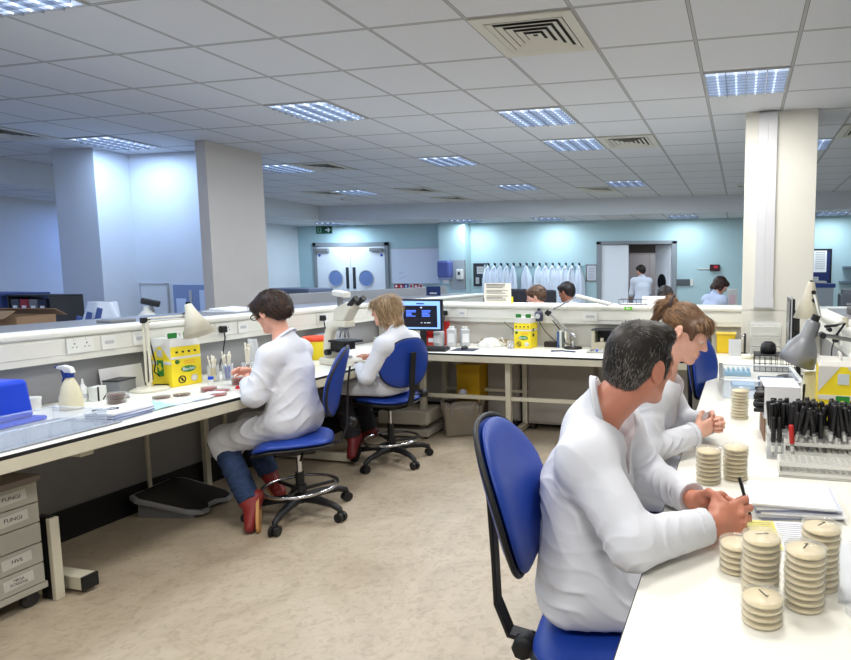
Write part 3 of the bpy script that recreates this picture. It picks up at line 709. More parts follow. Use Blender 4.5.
m = MB(); m.box((-.05, 0, .15), (.08, .10, .09)); m.box((.03, 0, .150), (.10, .10, .05)); m.cyl((.015, 0, .10), (.015, 0, .19), .034, n=18); m.box((-.02, 0, .12), (.09, .05, .05)); m.build('condenser', BLACK, r, bevel=.004)
for q in (-1, 1): MB().cyl((-.10, q*.05, .10), (-.10, q*.085, .10), .024, n=18).build('focus_knob', BLACK, r)
MB().cyl((.06, 0, .055), (.06, 0, .075), .028, n=18).build('lamp_window', CHROME, r)
MB().box((.151, 0, .028), (.004, .03, .012)).build('switch', BLACK, r)
r = thing('stage_mount', 'upright pale green post with slide holder beside the microscope', 'holder', (-2.86, 4.30, .8005), .2)
MB().box((0, 0, .10), (.035, .045, .20)).build('post', mat('pale_green_enamel', (176, 186, 162), .45), r, bevel=.003); MB().box((.03, .02, .17), (.04, .06, .07)).build('clamp', DARK, r, bevel=.004); MB().box((0, 0, .006), (.09, .10, .012)).build('foot_plate', DARK, r)
r = thing('grey_folder', 'grey folder standing against the partition behind the microscope', 'folder', (-3.61, 4.72, .8005), 0); MB().box((0, 0, .09), (.03, .33, .18), ry=-.2).build('cover', mat('folder_grey', (150, 154, 166), .5), r, bevel=.003); MB().box((.004, 0, .09), (.022, .32, .17), ry=-.2).build('pages', PAPER, r)

# magnifier lamp on the left bench
r = thing('bench_lamp', 'cream cone lamp on jointed arm over the left yellow bin', 'lamp', (-3.535, 2.935, .8005), 0)
LAMPC = mat('lamp_cream', (214, 208, 188), .45)
MB().lathe([(0, 0), (.105, 0), (.105, .012), (.06, .022), (0, .024)], n=32).build('base', LAMPC, r)
m = MB(); m.cyl((0, 0, .02), (0, 0, .05), .014)
for q in (-.016, .016): m.tube([(q, 0, .05), (q-.02, .02, .42)], .008, 8)
m.build('lower_arm', LAMPC, r)
for q in (.06, .11): MB().tube([(.0, .016, q), (-.008, .022, q+.08)], .011, 10).build('spring', BLACK, r)
MB().box((-.02, .02, .43), (.03, .05, .035)).build('elbow_joint', BLACK, r, bevel=.005)
m = MB()
for q in (0, .018): m.tube([(-.02, .02, .44-q), (.17, .12, .455-q)], .006, 8)
m.build('upper_arm', LAMPC, r)
MB().tube([(.17+.016*math.cos(a*PI/6), .12, .455+.016*math.sin(a*PI/6)) for a in range(12)], .004, 6, closed=True).build('neck_ring', BLACK, r)
sh = MB().lathe([(.0, .0), (.022, .0), (.028, -.02), (.038, -.06), (.105, -.235), (.102, -.235), (.034, -.06), (.0, -.02)], n=32, M=Matrix.Translation((.20, .12, .525)) @ Matrix.Rotation(R(-22), 4, 'Y') @ Matrix.Scale(.84, 4)); sh.build('lamp_shade', LAMPC, r)
MB().box((.20, .12, .530), (.018, .018, .02)).build('shade_cap', BLACK, r)
MB().tube([(.0, .03, .03), (.03, .10, .02), (-.03, .14, .03), (-.05, .08, .10), (.0, .05, .16), (-.02, .03, .36)], .004, 6).build('cable', BLACK, r)

# wall sockets and plugs
def socket(label, loc, rz, n=2, plugs=(), blank=False):
    r = thing('wall_socket', label, 'socket', loc, rz, 'sockets on the trunking')   # local -y is the visible face
    w = .146 if n == 2 else .086
    MB().box((0, -.006, 0), (w, .012, .086)).build('faceplate', PLASTW, r, bevel=.003)
    if not blank:
        for q in range(n):
            cx = (q-(n-1)/2)*.06*(1.1 if n == 2 else 0)
            m = MB(); m.box((cx, -.0125, .012), (.004, .002, .009)); m.box((cx-.011, -.0125, -.008), (.007, .002, .004)); m.box((cx+.011, -.0125, -.008), (.007, .002, .004)); m.build('pin_holes', INK, r)
            MB().box((cx, -.013, .033), (.012, .005, .012)).build('rocker_switch', PLASTW, r, bevel=.001)
    else: MB().box((0, -.0125, .0), (w*.6, .002, .02)).build('blank_insert', LGREY, r)
    return r
def plug(label, loc, rz, path):
    r = thing('mains_plug', label, 'plug', loc, rz, 'black mains plugs')
    MB().box((0, -.022, 0), (.048, .036, .048), taper=1).build('plug_body', BLACK, r, bevel=.008, seg=3)
    MB().tube([(0, -.03, -.02)]+path, .0045, 6).build('cable', BLACK, r)
XL = -3.655
socket('double wall socket on the left trunking nearest the camera', (XL, 2.64, 1.112), PI/2)
socket('double wall switch plate second along the left trunking', (XL, 2.80, 1.112), PI/2, 1, blank=True)
socket('small blank label plate third along the left trunking', (XL, 2.99, 1.115), PI/2, 1, blank=True)
socket('wall socket with black plug just left of the dark-haired woman', (XL, 3.62, 1.112), PI/2)
socket('blank plate right of the plugged socket behind the woman face', (XL, 3.79, 1.112), PI/2, 1, blank=True)
socket('wall socket behind the microscope with a black plug', (XL, 4.68, 1.112), PI/2)
plug('black plug with cable hanging down to the swab beakers', (XL+.013, 3.585, 1.115), PI/2, [(.0, -.035, -.06), (-.03, -.04, -.16), (-.09, -.06, -.26), (-.12, -.06, -.31)])
plug('black plug in the socket behind the microscope', (XL+.013, 4.65, 1.115), PI/2, [(.0, -.035, -.06), (.01, -.05, -.18), (.02, -.06, -.29)])
YF = 5.565
socket('wall socket with two black plugs right of the computer screen', (-2.93, YF, 1.112), 0)
socket('blank outlet plate right of the plugged far socket', (-2.72, YF, 1.112), 0, 1, blank=True)
plug('left black plug of the pair beside the screen', (-2.965, YF-.013, 1.112), 0, [(0, -.04, -.05), (-.02, -.05, -.15), (-.08, -.05, -.28)])
plug('right black plug of the pair beside the screen', (-2.895, YF-.013, 1.112), 0, [(0, -.04, -.06), (-.03, -.06, -.16), (-.10, -.08, -.28)])
socket('blank data outlet plate behind the jointed lamp on the far trunking', (-1.40, YF, 1.10), 0, 2, blank=True)
# ------------------------------------------------------------------ far bench
SCR = mat('screen_frame', (20, 22, 28), .35)
def screen_mat():
    m = mat('screen_dark', (10, 12, 26), .3, emit=(20, 26, 60), es=.5); return m
r = thing('computer_monitor', 'flat computer monitor showing dark results windows', 'monitor', (-2.95, 5.17, .8005), R(6))
MB().box((0, 0, .318), (.425, .04, .30)).build('bezel', SCR, r, bevel=.006)
s = MB().box((0, -.021, .318), (.385, .003, .262)).build('screen', mat('screen_glow', (150, 190, 255), .3, emit=(120, 170, 250), es=.8), r)
MB().box((-.003, -.0235, .305), (.335, .002, .205)).build('dark_window', mat('screen_dark', (10, 12, 26), .3, emit=(14, 18, 40), es=.5), s)
m = MB(); random.seed(2)
for col in (0, 1):
    for k in range(5):
        wq = random.uniform(.05, .10); m.box((-.14+.155*col+wq/2, -.025, .36-.013*k), (wq, .001, .008))
m.build('blue_text_lines', mat('screen_text', (90, 130, 250), .4, emit=(70, 110, 240), es=.9), s)
m = MB()
for x0, wq in ((.01, .015), (.045, .02), (.08, .035)): m.box((x0, -.025, .245), (wq, .001, .006))
m.box((.01, -.025, .388), (.018, .001, .012)); m.build('white_text_lines', mat('screen_white', (220, 225, 240), .4, emit=(200, 210, 230), es=.7), s)
MB().box((.0, -.0235, .425), (.075, .002, .012)).build('title_block', mat('screen_title', (40, 60, 120), .4, emit=(40, 60, 120), es=.6), s)
m = MB(); m.box((0, .03, .12), (.06, .02, .22)); m.lathe([(0, 0), (.12, 0), (.12, .012), (.04, .02), (0, .02)], c=(0, .03, 0)); m.build('stand', SCR, r, bevel=.003)
r = thing('keyboard', 'black keyboard in front of the monitor', 'keyboard', (-2.83, 5.02, .8005), R(8))
MB().box((0, 0, .012), (.42, .14, .02), rx=.06).build('keyboard_body', BLACK, r, bevel=.004)
m = MB()
for i in range(14):
    for j in range(5): m.box((-.19+.029*i, -.05+.025*j, .025+.0015*j), (.024, .020, .008))
m.build('keys', DARK, r)
r = thing('mouse_mat', 'dark mouse mat right of the keyboard', 'mouse mat', (-2.50, 5.15, .8005), .1); MB().box((0, 0, .002), (.22, .18, .004)).build('mat_top', mat('slate_mat', (52, 58, 76), .7), r, bevel=.001); MB().box((0, 0, .001), (.224, .184, .002)).build('mat_backing', BLACK, r)
r = thing('computer_mouse', 'black mouse resting on the dark mouse mat', 'mouse', (-2.51, 5.16, .8050), .2); m = MB(); m.lathe([(0, 0), (1, 0), (.98, .35), (.8, .75), (.4, .97), (0, 1)], M=Matrix.Diagonal((.032, .055, .034, 1))); m.build('mouse_body', BLACK, r); MB().cyl((-.004, .03, .03), (.004, .03, .03), .008, n=10).build('scroll_wheel', GREY, r)
r = thing('document_rack', 'red plastic magazine box behind the grey bottles', 'rack', (-2.97, 5.46, .8005), 0); m = MB(); m.box((0, .06, .12), (.26, .008, .22)); m.box((-.13, 0, .10), (.006, .12, .20)); m.box((.13, 0, .08), (.006, .12, .16)); m.box((0, -.06, .04), (.26, .006, .08)); m.box((0, 0, .003), (.26, .12, .006)); m.build('rack_body', RED, r); MB().box((.0, -.064, .05), (.08, .003, .04)).build('rack_label', PAPER, r)
for k, (x, y, h, lb) in enumerate([(-2.86, 5.33, .15, 'grey plastic bottle, left of three beside the monitor'), (-2.74, 5.36, .175, 'tallest grey-white bottle in the middle of the three'), (-2.62, 5.40, .17, 'pale bottle with white cap, right of the three')]):
    r = thing('reagent_bottle', lb, 'bottle', (x, y, .8005), .3*k, 'three bottles beside the monitor')
    MB().box((0, 0, h/2), (.085, .085, h)).build('bottle', [LGREY, mat('pale_bottle', (200, 202, 206), .4), LGREY][k], r, bevel=.014, seg=3)
    MB().cyl((0, 0, h), (0, 0, h+.022), .026).build('cap', PLASTW, r)
    MB().box((0, -.043, h*.5), (.06, .002, h*.5)).build('bottle_label', PAPER, r)
r = thing('plastic_bag', 'crumpled white plastic bag on the far bench', 'bag', (-2.37, 5.44, .8005), .2)
m = MB(); m.grid(lambda u, v: (.12*math.cos(2*PI*u)*math.sin(PI*v*.5)*(1+.15*math.sin(9*u*6.28)), .09*math.sin(2*PI*u)*math.sin(PI*v*.5)*(1+.2*math.sin(5*u*6.28+2)), .002+.075*math.cos(PI*v*.5)*(1+.15*math.sin(13*u+8*v))), 40, 10); m.build('bag_body', PLASTW, r); MB().tube([(.08, -.02, .07), (.12, -.05, .09), (.14, -.04, .05)], .006, 6).build('bag_knot', PLASTW, r)
r = thing('card_tray', 'low tan card tray beneath the white plastic bag', 'tray', (-2.33, 5.54, .8005), 0); m = MB(); m.box((0, 0, .003), (.40, .10, .006)); m.box((0, -.05, .02), (.40, .006, .04)); m.box((0, .03, .03), (.4, .006, .06)); m.build('tray_body', mat('tan_card', (180, 160, 122), .7), r); MB().box((.05, -.054, .02), (.10, .002, .02)).build('tray_label', PAPER, r)
r = thing('wash_pot', 'small clear beaker left of the far yellow bin', 'beaker', (-2.13, 5.36, .8005)); MB().lathe([(0, .001), (.032, .001), (.035, .07), (.033, .07), (.03, .004)]).build('beaker', CLEAR, r); MB().cyl((0, 0, .003), (0, 0, .03), .03).build('content', LGREY, r)
r = thing('squeeze_bottle', 'wash bottle with thin bent spout left of the far yellow bin', 'bottle', (-2.16, 5.50, .8005)); MB().lathe([(0, 0), (.03, 0), (.032, .09), (.02, .11), (.012, .13), (0, .13)]).build('bottle', CLEARB, r); MB().tube([(0, 0, .12), (0, 0, .17), (-.05, 0, .20), (-.09, 0, .24)], .0035, 6).build('spout', DARK, r)
r = thing('black_block', 'dark slotted block right of the far yellow bin', 'block', (-1.79, 5.56, .8005)); MB().box((0, 0, .025), (.13, .07, .05)).build('block_body', mat('dark_brown_block', (48, 40, 34), .6), r, bevel=.003); MB().box((0, -.036, .03), (.11, .002, .012)).build('slot', BLACK, r)
for k, (x, c, h) in enumerate([(-1.70, (60, 90, 140), .155), (-1.675, (216, 218, 214), .165), (-1.652, (96, 104, 96), .15), (-1.625, (224, 220, 204), .16)]):
    lb = ['slim blue book, first of four upright by the jointed lamp', 'white book, second of four upright by the jointed lamp', 'grey-green book, third of four upright by the jointed lamp', 'cream book, last of four upright by the jointed lamp'][k]
    r = thing('book', lb, 'book', (x, 5.55, .8005), 0, 'books upright on the far bench'); cm = mat('book_%d' % k, c, .5)
    m = MB(); m.box((0, -.06, h/2), (.02, .004, h)); m.box((-.0095, 0, h/2), (.002, .12, h)); m.box((.0095, 0, h/2), (.002, .12, h)); m.build('cover', cm, r); MB().box((0, .0, h/2), (.016, .112, h*.96)).build('pages', PAPER, r)
# jointed lamp with white long head
r = thing('bench_lamp', 'white jointed lamp with long flat head over the far bench', 'lamp', (-1.545, 5.47, .8005))
m = MB(); m.lathe([(0, 0), (.085, 0), (.085, .015), (0, .022)]); m.build('base', BLACK, r)
MB().tube([(0, 0, .015), (.0, 0, .075)], .016, 10).build('pivot', CHROME, r)
for q in (-.012, .012): MB().tube([(.02, q, .10), (-.24, q, .335)], .006, 8).build('lower_arm', STEEL, r)
MB().box((-.245, 0, .335), (.05, .04, .05), ry=.7).build('elbow_joint', BLACK, r, bevel=.006)
for q in (-.012, .012): MB().tube([(-.245, q, .345), (.04, q, .49)], .006, 8).build('upper_arm', STEEL, r)
MB().box((.20, 0, .462), (.34, .09, .028), ry=R(13)).build('lamp_head', PLASTW, r, bevel=.012, seg=3)
MB().box((.20, 0, .446), (.30, .07, .006), ry=R(13)).build('lamp_tube_cover', LGREY, r)
MB().tube([(0, .02, .03), (-.06, -.05, .05), (-.10, .03, .10), (-.14, .06, .16), (-.22, .06, .26)], .005, 6).build('cable', BLACK, r)
MB().tube([(.03, 0, .11), (-.02, 0, .15), (-.05, .01, .10)], .012, 8).build('spring', CHROME, r)
r = thing('webcam', 'little dark round device hanging on the far trunking by the yellow bin', 'device', (-1.90, 5.52, 1.10))
MB().lathe([(0, -.05), (.035, -.05), (.042, -.02), (.042, .02), (.03, .045), (0, .05)], M=Matrix.Identity(4)).build('housing', mat('navy_housing', (58, 62, 84), .4), r); MB().cyl((0, -.045, 0), (0, -.036, 0), .024).build('pale_face', LGREY, r); MB().box((0, 0, .06), (.02, .03, .03)).build('bracket', DARK, r); MB().tube([(-.0, 0, -.05), (.06, -.01, -.14), (.15, -.02, -.22), (.22, -.03, -.285)], .004, 6).build('cable', BLACK, r)
r = thing('rack_shelf', 'beige test device with dark opening on the far bench', 'device', (-1.17, 5.50, .8005))
B2 = mat('beige_plastic', (190, 184, 162), .5)
m = MB(); m.box((-.17, 0, .09), (.03, .16, .18)); m.box((.17, 0, .09), (.03, .16, .18)); m.box((0, .07, .09), (.34, .02, .18)); m.box((0, 0, .008), (.34, .16, .016)); m.box((0, -.06, .04), (.34, .02, .06)); m.build('housing', B2, r, bevel=.004)
MB().box((0, 0, .186), (.37, .17, .012)).build('top_plate', DARK, r); MB().box((0, .055, .12), (.30, .01, .11)).build('dark_back', BLACK, r)
for q in (-.09, 0, .09): MB().box((q, -.045, .085), (.03, .02, .05)).build('tooth_block', B2, r)
r = thing('tool_tray', 'flat grey tray of small tools before the beige device', 'tray', (-1.22, 5.27, .8005), .1); MB().box((0, 0, .008), (.26, .14, .012)).build('tray_body', mat('tray_grey', (170, 172, 166), .5), r, bevel=.004)
for q in range(5): MB().box((-.09+.045*q, 0, .018), (.018, .12, .008), rz=.1*q).build('tool', [STEEL, BL, LGREY, mat('navy_tool', (30, 40, 100), .5), STEEL][q], r)
for k, (x, y, rz) in enumerate([(-1.62, 5.24, .4), (-1.50, 5.22, -.3)]):
    r = thing('blue_pen', ['blue pen, left of two at the foot of the jointed lamp', 'blue pen, right of two at the foot of the jointed lamp'][k], 'pen', (x, y, .8005), rz, 'blue pens by the jointed lamp'); MB().cyl((-.07, 0, .006), (.05, 0, .006), .006, n=8).build('barrel', mat('navy_tool', (30, 40, 100)), r); MB().cyl((.05, 0, .006), (.07, 0, .006), .004, .001, n=8).build('tip', STEEL, r)
r = thing('notice_sheet', 'printed notice sheet standing on the far partition ledge', 'notice', (-2.41, 5.73, 1.209), 0)
MB().box((0, 0, .10), (.29, .004, .20)).build('sheet', mat('cream_paper', (236, 230, 214), .7), r)
m = MB(); random.seed(9)
for k in range(12):
    if k in (3, 7): continue
    wq = random.uniform(.17, .24); m.box((-.12+wq/2, -.0035, .185-.0142*k), (wq, .0015, .005 if k else .009))
m.build('text_lines', mat('grey_ink', (120, 116, 112), .8), r)
MB().box((.155, 0, .03), (.02, .004, .07)).build('yellow_tab', YELLOW, r)
for k, x in enumerate((-1.22,)):
    r = thing('green_label', 'little green safety label stuck on the far ledge above the man', 'label', (-1.03, 5.548, 1.185)); MB().box((0, -.001, 0), (.075, .003, .032)).build('sticker', mat('bright_green', (110, 200, 40), .5), r, bevel=.001); m = MB(); m.box((0, -.003, 0), (.03, .002, .008)); m.box((-.012, -.003, 0), (.012, .002, .016)); m.build('arrow', PAPER, r)
# under the far bench
r = thing('waste_bin_bag', 'bag-lined square waste bin on the floor under the far bench', 'waste bin', (-2.57, 5.20, 0), R(32))
MB().box((0, 0, .145), (.33, .33, .29), taper=1.1).build('bin_body', mat('bin_grey', (128, 118, 104), .4), r, bevel=.02)
MB().grid(lambda u, v: ((.172+.024*v+.012*math.sin(22*u*6.28+4*v))*spow(math.cos(2*PI*u), .35), (.172+.024*v+.012*math.cos(17*u*6.28))*spow(math.sin(2*PI*u), .35), .18+.15*v+.008*math.sin(11*u*6.28)), 80, 6).build('bag_liner', glassy('liner_film', (176, 168, 160), .42, .25), r)
MB().box((0, 0, .29), (.30, .30, .012)).build('dark_inside', BLACK, r)
r = thing('paper_scrap', 'crumpled pale paper on top of the bag-lined bin', 'paper', (-2.56, 5.20, .322), .3); MB().grid(lambda u, v: (.035*math.cos(2*PI*u)*math.sin(PI*v)*(1+.3*math.sin(5*6.28*u)), .03*math.sin(2*PI*u)*math.sin(PI*v), .05-.045*math.cos(PI*v)*(1+.3*math.sin(8*u*6.28)*math.sin(PI*v))), 18, 10).build('crumple', mat('lilac_paper', (176, 176, 192), .8), r)
r = thing('storage_crate', 'yellow crate pushed under the far bench', 'crate', (-2.57, 5.44, 0), 0); m = MB(); m.box((0, 0, .43), (.24, .2, .36)); m.build('crate_body', mat('mustard', (206, 160, 20), .5), r, bevel=.006); MB().box((0, 0, .615), (.25, .21, .02)).build('crate_lid', mat('mustard', (206, 160, 20)), r); MB().box((0, 0, .12), (.26, .2, .24)).build('crate_stand', mat('brown_board', (74, 58, 46), .6), r, bevel=.004)
for k, (x, lb) in enumerate([(-2.52, 'grey cabinet under the far bench, left of the centre leg'), (-1.75, 'wide grey cabinet under the far bench, right of the centre leg')]):
    wq = (.34, .66)[k]
    r = thing('under_bench_cabinet', lb, 'cabinet', (x+.09, 5.52, 0), 0, 'cabinets under the far bench')
    if k == 0: r.location = (-2.27, 5.56, 0)
    MB().box((0, 0, .38), (wq, .1 if k == 0 else .16, .64)).build('cabinet_body', mat('cab_grey', (150, 144, 136), .5), r, bevel=.004)
    MB().box((0, -.055 if k == 0 else -.085, .38), (wq-.02, .012, .60)).build('door', mat('cab_grey', (150, 144, 136)), r, bevel=.002)
    for q in (-1, 1): MB().cyl((q*(wq/2-.05)-.01, -.02, .03), (q*(wq/2-.05)+.01, -.02, .03), .03, n=14).build('caster', BLACK, r)
r = thing('steel_trolley', 'low pale steel shelf unit under the corner behind the second chair', 'shelf unit', (-3.02, 5.05, 0), .05)
ST2 = mat('pale_steel_paint', (186, 180, 166), .45)
MB().box((0, 0, .05), (.50, .34, .06)).build('base', ST2, r, bevel=.004); MB().box((0, 0, .19), (.48, .33, .12)).build('drawer_box', ST2, r, bevel=.004)
for a in (-1, 1):
    for b in (-1, 1): MB().box((a*.22, b*.14, .01), (.03, .03, .02)).build('foot', BLACK, r)
r = thing('power_block', 'small dark power block on the floor by the centre leg', 'power block', (-2.20, 5.36, 0), .3); MB().box((0, 0, .05), (.16, .12, .10)).build('block_body', mat('dusty_black', (44, 42, 40), .6), r, bevel=.01); MB().tube([(.08, 0, .05), (.14, -.02, .02), (.22, .04, .012), (.30, .02, .012)], .006, 6).build('cable', BLACK, r)
# left under-bench: drawer unit and footrest
r = thing('drawer_unit', 'grey drawer unit on casters with taped handwritten labels', 'drawer unit', (-3.33, 1.80, 0), 0)
DG = mat('drawer_grey', (168, 166, 154), .5, noise=.03)
MB().box((-.005, 0, .34), (.43, .42, .48)).build('body', DG, r, bevel=.003)
MB().box((0, 0, .595), (.47, .45, .028)).build('top_panel', mat('drawer_top', (122, 112, 104), .4), r, bevel=.004)
MB().box((0, 0, .09), (.46, .44, .03)).build('plinth', DG, r, bevel=.003)
for k, (z, s_) in enumerate([(.535, 'FUNGI'), (.44, 'FUNGI'), (.345, None), (.25, 'HVS'), (.155, 'MRSA\nSCREENS')]):
    dr = MB().box((.222, 0, z), (.02, .415, .090)).build('drawer', DG, r, bevel=.002)
    if s_:
        tp = MB().box((.2335, .105, z+.005), (.002, .115, .046), rx=.06).build('tape_label', mat('tape_white', (200, 198, 190), .6), dr)
        text('handwriting', s_, .024 if '\n' not in s_ else .017, INK, tp, (.2350, .105, z+.005), (PI/2, .06, PI/2), ext=.0003)
    MB().tube([(.232, -.07, z-.012), (.252, -.06, z-.02), (.252, -.02, z-.02), (.232, -.01, z-.012)], .006, 8).build('handle', STEEL, dr)
for a in (-1, 1):
    for b in (-1, 1):
        c = MB(); c.cyl((a*.18-.012, b*.17, .034), (a*.18+.012, b*.17, .034), .034, n=18); c.box((a*.18, b*.17, .06), (.04, .05, .04)); c.build('caster', DARK, r, bevel=.003)
r = thing('footrest', 'dark tilted footrest with grey rim on the floor under the left bench', 'footrest', (-3.47, 3.08, 0), R(9)); r.scale = (.9, .88, .95)
ol = [(-.27, -.20), (-.20, -.235), (.16, -.21), (.235, -.17), (.25, -.10), (.20, -.04), (.205, .04), (.25, .10), (.235, .17), (.16, .21), (-.20, .235), (-.27, .20)]
MT = Matrix.Translation((0, 0, .085)) @ Matrix.Rotation(R(12), 4, 'Y')
MB().prism(ol, -.02, .012, M=MT).build('rim', mat('footrest_grey', (146, 146, 148), .5), r, bevel=.008, seg=3)
MB().prism([(x*.92, y*.90) for x, y in ol], .0, .017, M=MT).build('tread', mat('footrest_rubber', (40, 36, 34), .8, bump=.3, bs=300), r, bevel=.003)
for q in (-1, 1): MB().prism([(-.22, 0), (.18, 0), (.18, .03), (-.22, .115)], -.012, .012, M=Matrix.Translation((0, q*.17, .0)) @ Matrix.Rotation(PI/2, 4, 'X')).build('side_foot', mat('footrest_grey', (146, 146, 148)), r)

# ------------------------------------------------------------------ right bench clutter
r = thing('paper_pile', 'thick pile of white report sheets beside the writing hand', 'papers', (.165, 1.90, .8005), .12)
random.seed(11)
for k in range(9):
    c = [(150, 156, 180), (226, 228, 232), (206, 210, 222), (236, 237, 240)][k % 4] if k < 7 else (240, 241, 246)
    MB().box((random.uniform(-.012, .022), random.uniform(-.012, .012), .003+.005*k), (.24, .20, .0044), rz=random.uniform(-.10, .10)).build('sheet', mat('report_%d' % (k % 4 if k < 7 else 7), c, .7), r)
r = thing('yellow_form', 'yellow and white ruled form under the tall dish stacks', 'form', (.115, 1.68, .8005), .1)
MB().box((0, 0, .001), (.20, .19, .002)).build('white_sheet', PAPER, r)
MB().box((-.045, 0, .0025), (.085, .185, .001)).build('yellow_panel', mat('form_yellow', (236, 226, 130), .7), r)
m = MB()
for k in range(13): m.box((.045, -.085+.0135*k, .0025), (.085, .0016, .0008)); m.box((-.045, -.085+.0135*k, .0034), (.07, .0014, .0006))
m.build('ruled_lines', mat('blue_grey_ink', (150, 156, 180), .8), r); MB().box((.093, .05, .0026), (.008, .08, .001)).build('yellow_edge', YELLOW, r)
r = thing('clear_plastic_wallet', 'clear plastic wallet with white sheet at the right edge', 'wallet', (.345, 1.50, .8005), -.12)
MB().box((0, 0, .004), (.19, .30, .004)).build('sheet', PAPER, r); m = MB().box((0, 0, .009), (.21, .32, .004)); m.box((0, -.155, .008), (.21, .012, .014)); m.build('wallet_film', CLEAR, r)
r = thing('folded_wrap', 'folded clear film lying along the right edge of the bench', 'film', (.30, 1.30, .8005), .3); MB().box((0, 0, .008), (.12, .09, .014)).build('film', CLEAR, r, bevel=.004); MB().box((0, 0, .018), (.11, .08, .004)).build('fold', CLEAR, r)
# tall clear tray
r = thing('acrylic_tray', 'large clear acrylic tray with metal edge beyond the far dish stack', 'tray', (.11, 3.79, .8005), .04)
m = MB()
for q in (-1, 1): m.box((q*.21, 0, .055), (.005, .56, .105)); m.box((0, q*.28, .055), (.42, .005, .105))
m.box((0, 0, .003), (.42, .56, .004)); m.build('tray_walls', CLEARB, r)
m = MB()
RIM = mat('frosted_rim', (226, 232, 238), .3)
for q in (-1, 1): m.box((0, q*.285, .11), (.46, .022, .008))
m.box((.22, 0, .11), (.022, .58, .008)); m.build('tray_rim', glassy('rim_plastic', (240, 243, 246), .8), r, bevel=.002)
MB().box((-.225, 0, .112), (.026, .60, .014)).build('metal_edge', STEEL, r, bevel=.003)
MB().box((-.09, .10, .02), (.14, .24, .03)).build('blue_insert', mat('insert_pale', (170, 196, 222), .5), r, bevel=.004)
MB().box((.09, .06, .03), (.16, .30, .05)).build('slate_insert', mat('insert_slate', (96, 112, 140), .5), r, bevel=.004)
r = thing('blue_rack', 'pale blue tube rack behind the clear tray', 'rack', (-.03, 4.32, .8005), .1)
MB().box((0, 0, .015), (.20, .10, .03)).build('rack_body', mat('pale_blue_rack', (150, 190, 214), .4), r, bevel=.003)
for k in range(6): MB().box((-.085+.034*k, 0, .04), (.012, .09, .025)).build('divider', mat('pale_blue_rack', (150, 190, 214)), r)
# white carton lying open with black-capped tubes
r = thing('tube_carton', 'white carton on its side spilling black-capped tubes', 'carton', (.17, 2.74, .8005), .05)
CB = mat('carton_brown', (128, 92, 66), .7)
m = MB(); m.box((0, .11, .12), (.145, .004, .24)); m.box((0, -.11, .17), (.145, .004, .135)); m.box((.0725, 0, .12), (.004, .22, .24)); m.box((0, 0, .24), (.148, .224, .004)); m.box((0, 0, .105), (.145, .22, .004)); m.build('carton_body', PAPER, r)
MB().box((0, 0, .05), (.13, .20, .10)).build('lower_carton', PLASTW, r, bevel=.002)
MB().box((-.067, 0, .05), (.004, .21, .10)).build('brown_end', CB, r); MB().box((-.02, 0, .172), (.004, .212, .13)).build('brown_liner', CB, r)
m = MB(); m.box((0, -.1125, .17), (.14, .001, .002)); m.box((.01, .02, .2425), (.05, .002, .001), rz=.3); m.box((.03, .0, .2425), (.03, .002, .001), rz=-.2); m.build('pencil_marks', GREY, r)
CAPM = mat('tube_cap_black', (20, 19, 22), .38)
TUBE = glassy('tube_plastic', (224, 224, 224), .18)
def tube_proto(cap):
    q = thing('specimen_tube', '', 'tube')
    MB().lathe([(0, 0), (.005, .001), (.0068, .008), (.0068, .075), (.006, .075), (.0055, .012)], n=10).build('tube_barrel', TUBE, q)
    MB().lathe([(.0080, .058), (.0094, .062), (.0094, .150), (.0078, .157), (0, .157)], n=10).build('tube_cap', cap, q)
    MB().cyl((0, 0, .02), (0, 0, .045), .00705, n=10, caps=False).build('tube_label', PLASTW, q)
    return q
TP = tube_proto(CAPM); tfirst = True
def place_tube(x, y, z, rx, ry, lb, grp, proto=None):
    global tfirst
    if tfirst and proto is None: o = TP; tfirst = False
    else: o = copy_tree(proto or TP)
    o.location = (x, y, z); o.rotation_euler = (rx, ry, 0); o['label'] = lb; o['group'] = grp
    return o
random.seed(21)
for k in range(5):
    for j in range(4):
        place_tube(.228+random.uniform(-.014, .010), 2.655+.028*k+random.uniform(-.004, .004), .935+.026*j, 0, R(-92)+random.uniform(-.06, .06), 'black-capped tube poking out of the open end of the white carton', 'tubes in the white carton')
# racks of black-capped tubes
RW = mat('rack_white', (228, 228, 222), .4)
def rack(label, x, y, rz, nx, ny, pit, tiers, loc_z=.8005, h=.07):
    q = thing('tube_rack', label, 'tube rack', (x, y, loc_z), rz, 'white tube racks')
    W, D = nx*pit+.012, ny*pit+.012
    for z in tiers:
        m = MB()
        for i in range(nx+1): m.box((-W/2+.006+i*pit, 0, z), (.0065, D, .004))
        for j in range(ny+1): m.box((0, -D/2+.006+j*pit, z), (W, .0065, .004))
        m.build('perforated_plate', RW, q)
        for s_ in (-1, 1): MB().box((0, s_*D/2, z-.006), (W, .003, .012)).build('plate_edge', RW, q)
    for s_ in (-1, 1): MB().box((s_*W/2, 0, max(tiers)/2), (.004, D, max(tiers))).build('side_panel', RW, q)
    MB().box((0, 0, .003), (W, D, .004)).build('base_plate', RW, q)
    return W, D
def fill(x, y, nx, ny, pit, lb, grp, skip=0, z=.806, red=None):
    W, D = nx*pit, ny*pit
    for i in range(nx):
        for j in range(ny):
            if random.random() < skip: continue
            place_tube(x-W/2+pit*(i+.5), y-D/2+pit*(j+.5), z+random.uniform(-.018, .024), random.uniform(-.20, .14), random.uniform(-.20, .20), lb, grp)
rack('white tube rack crammed with black-capped tubes, left of two', .245, 2.40, 0, 7, 6, .0190, (.05, .085))
fill(.245, 2.40, 7, 6, .0190, 'black-capped tube standing in the left of the two crammed racks', 'tubes in the left crammed rack', z=.862)
rack('white tube rack crammed with black-capped tubes, cut by the photo edge', .390, 2.40, 0, 7, 6, .0190, (.05, .085))
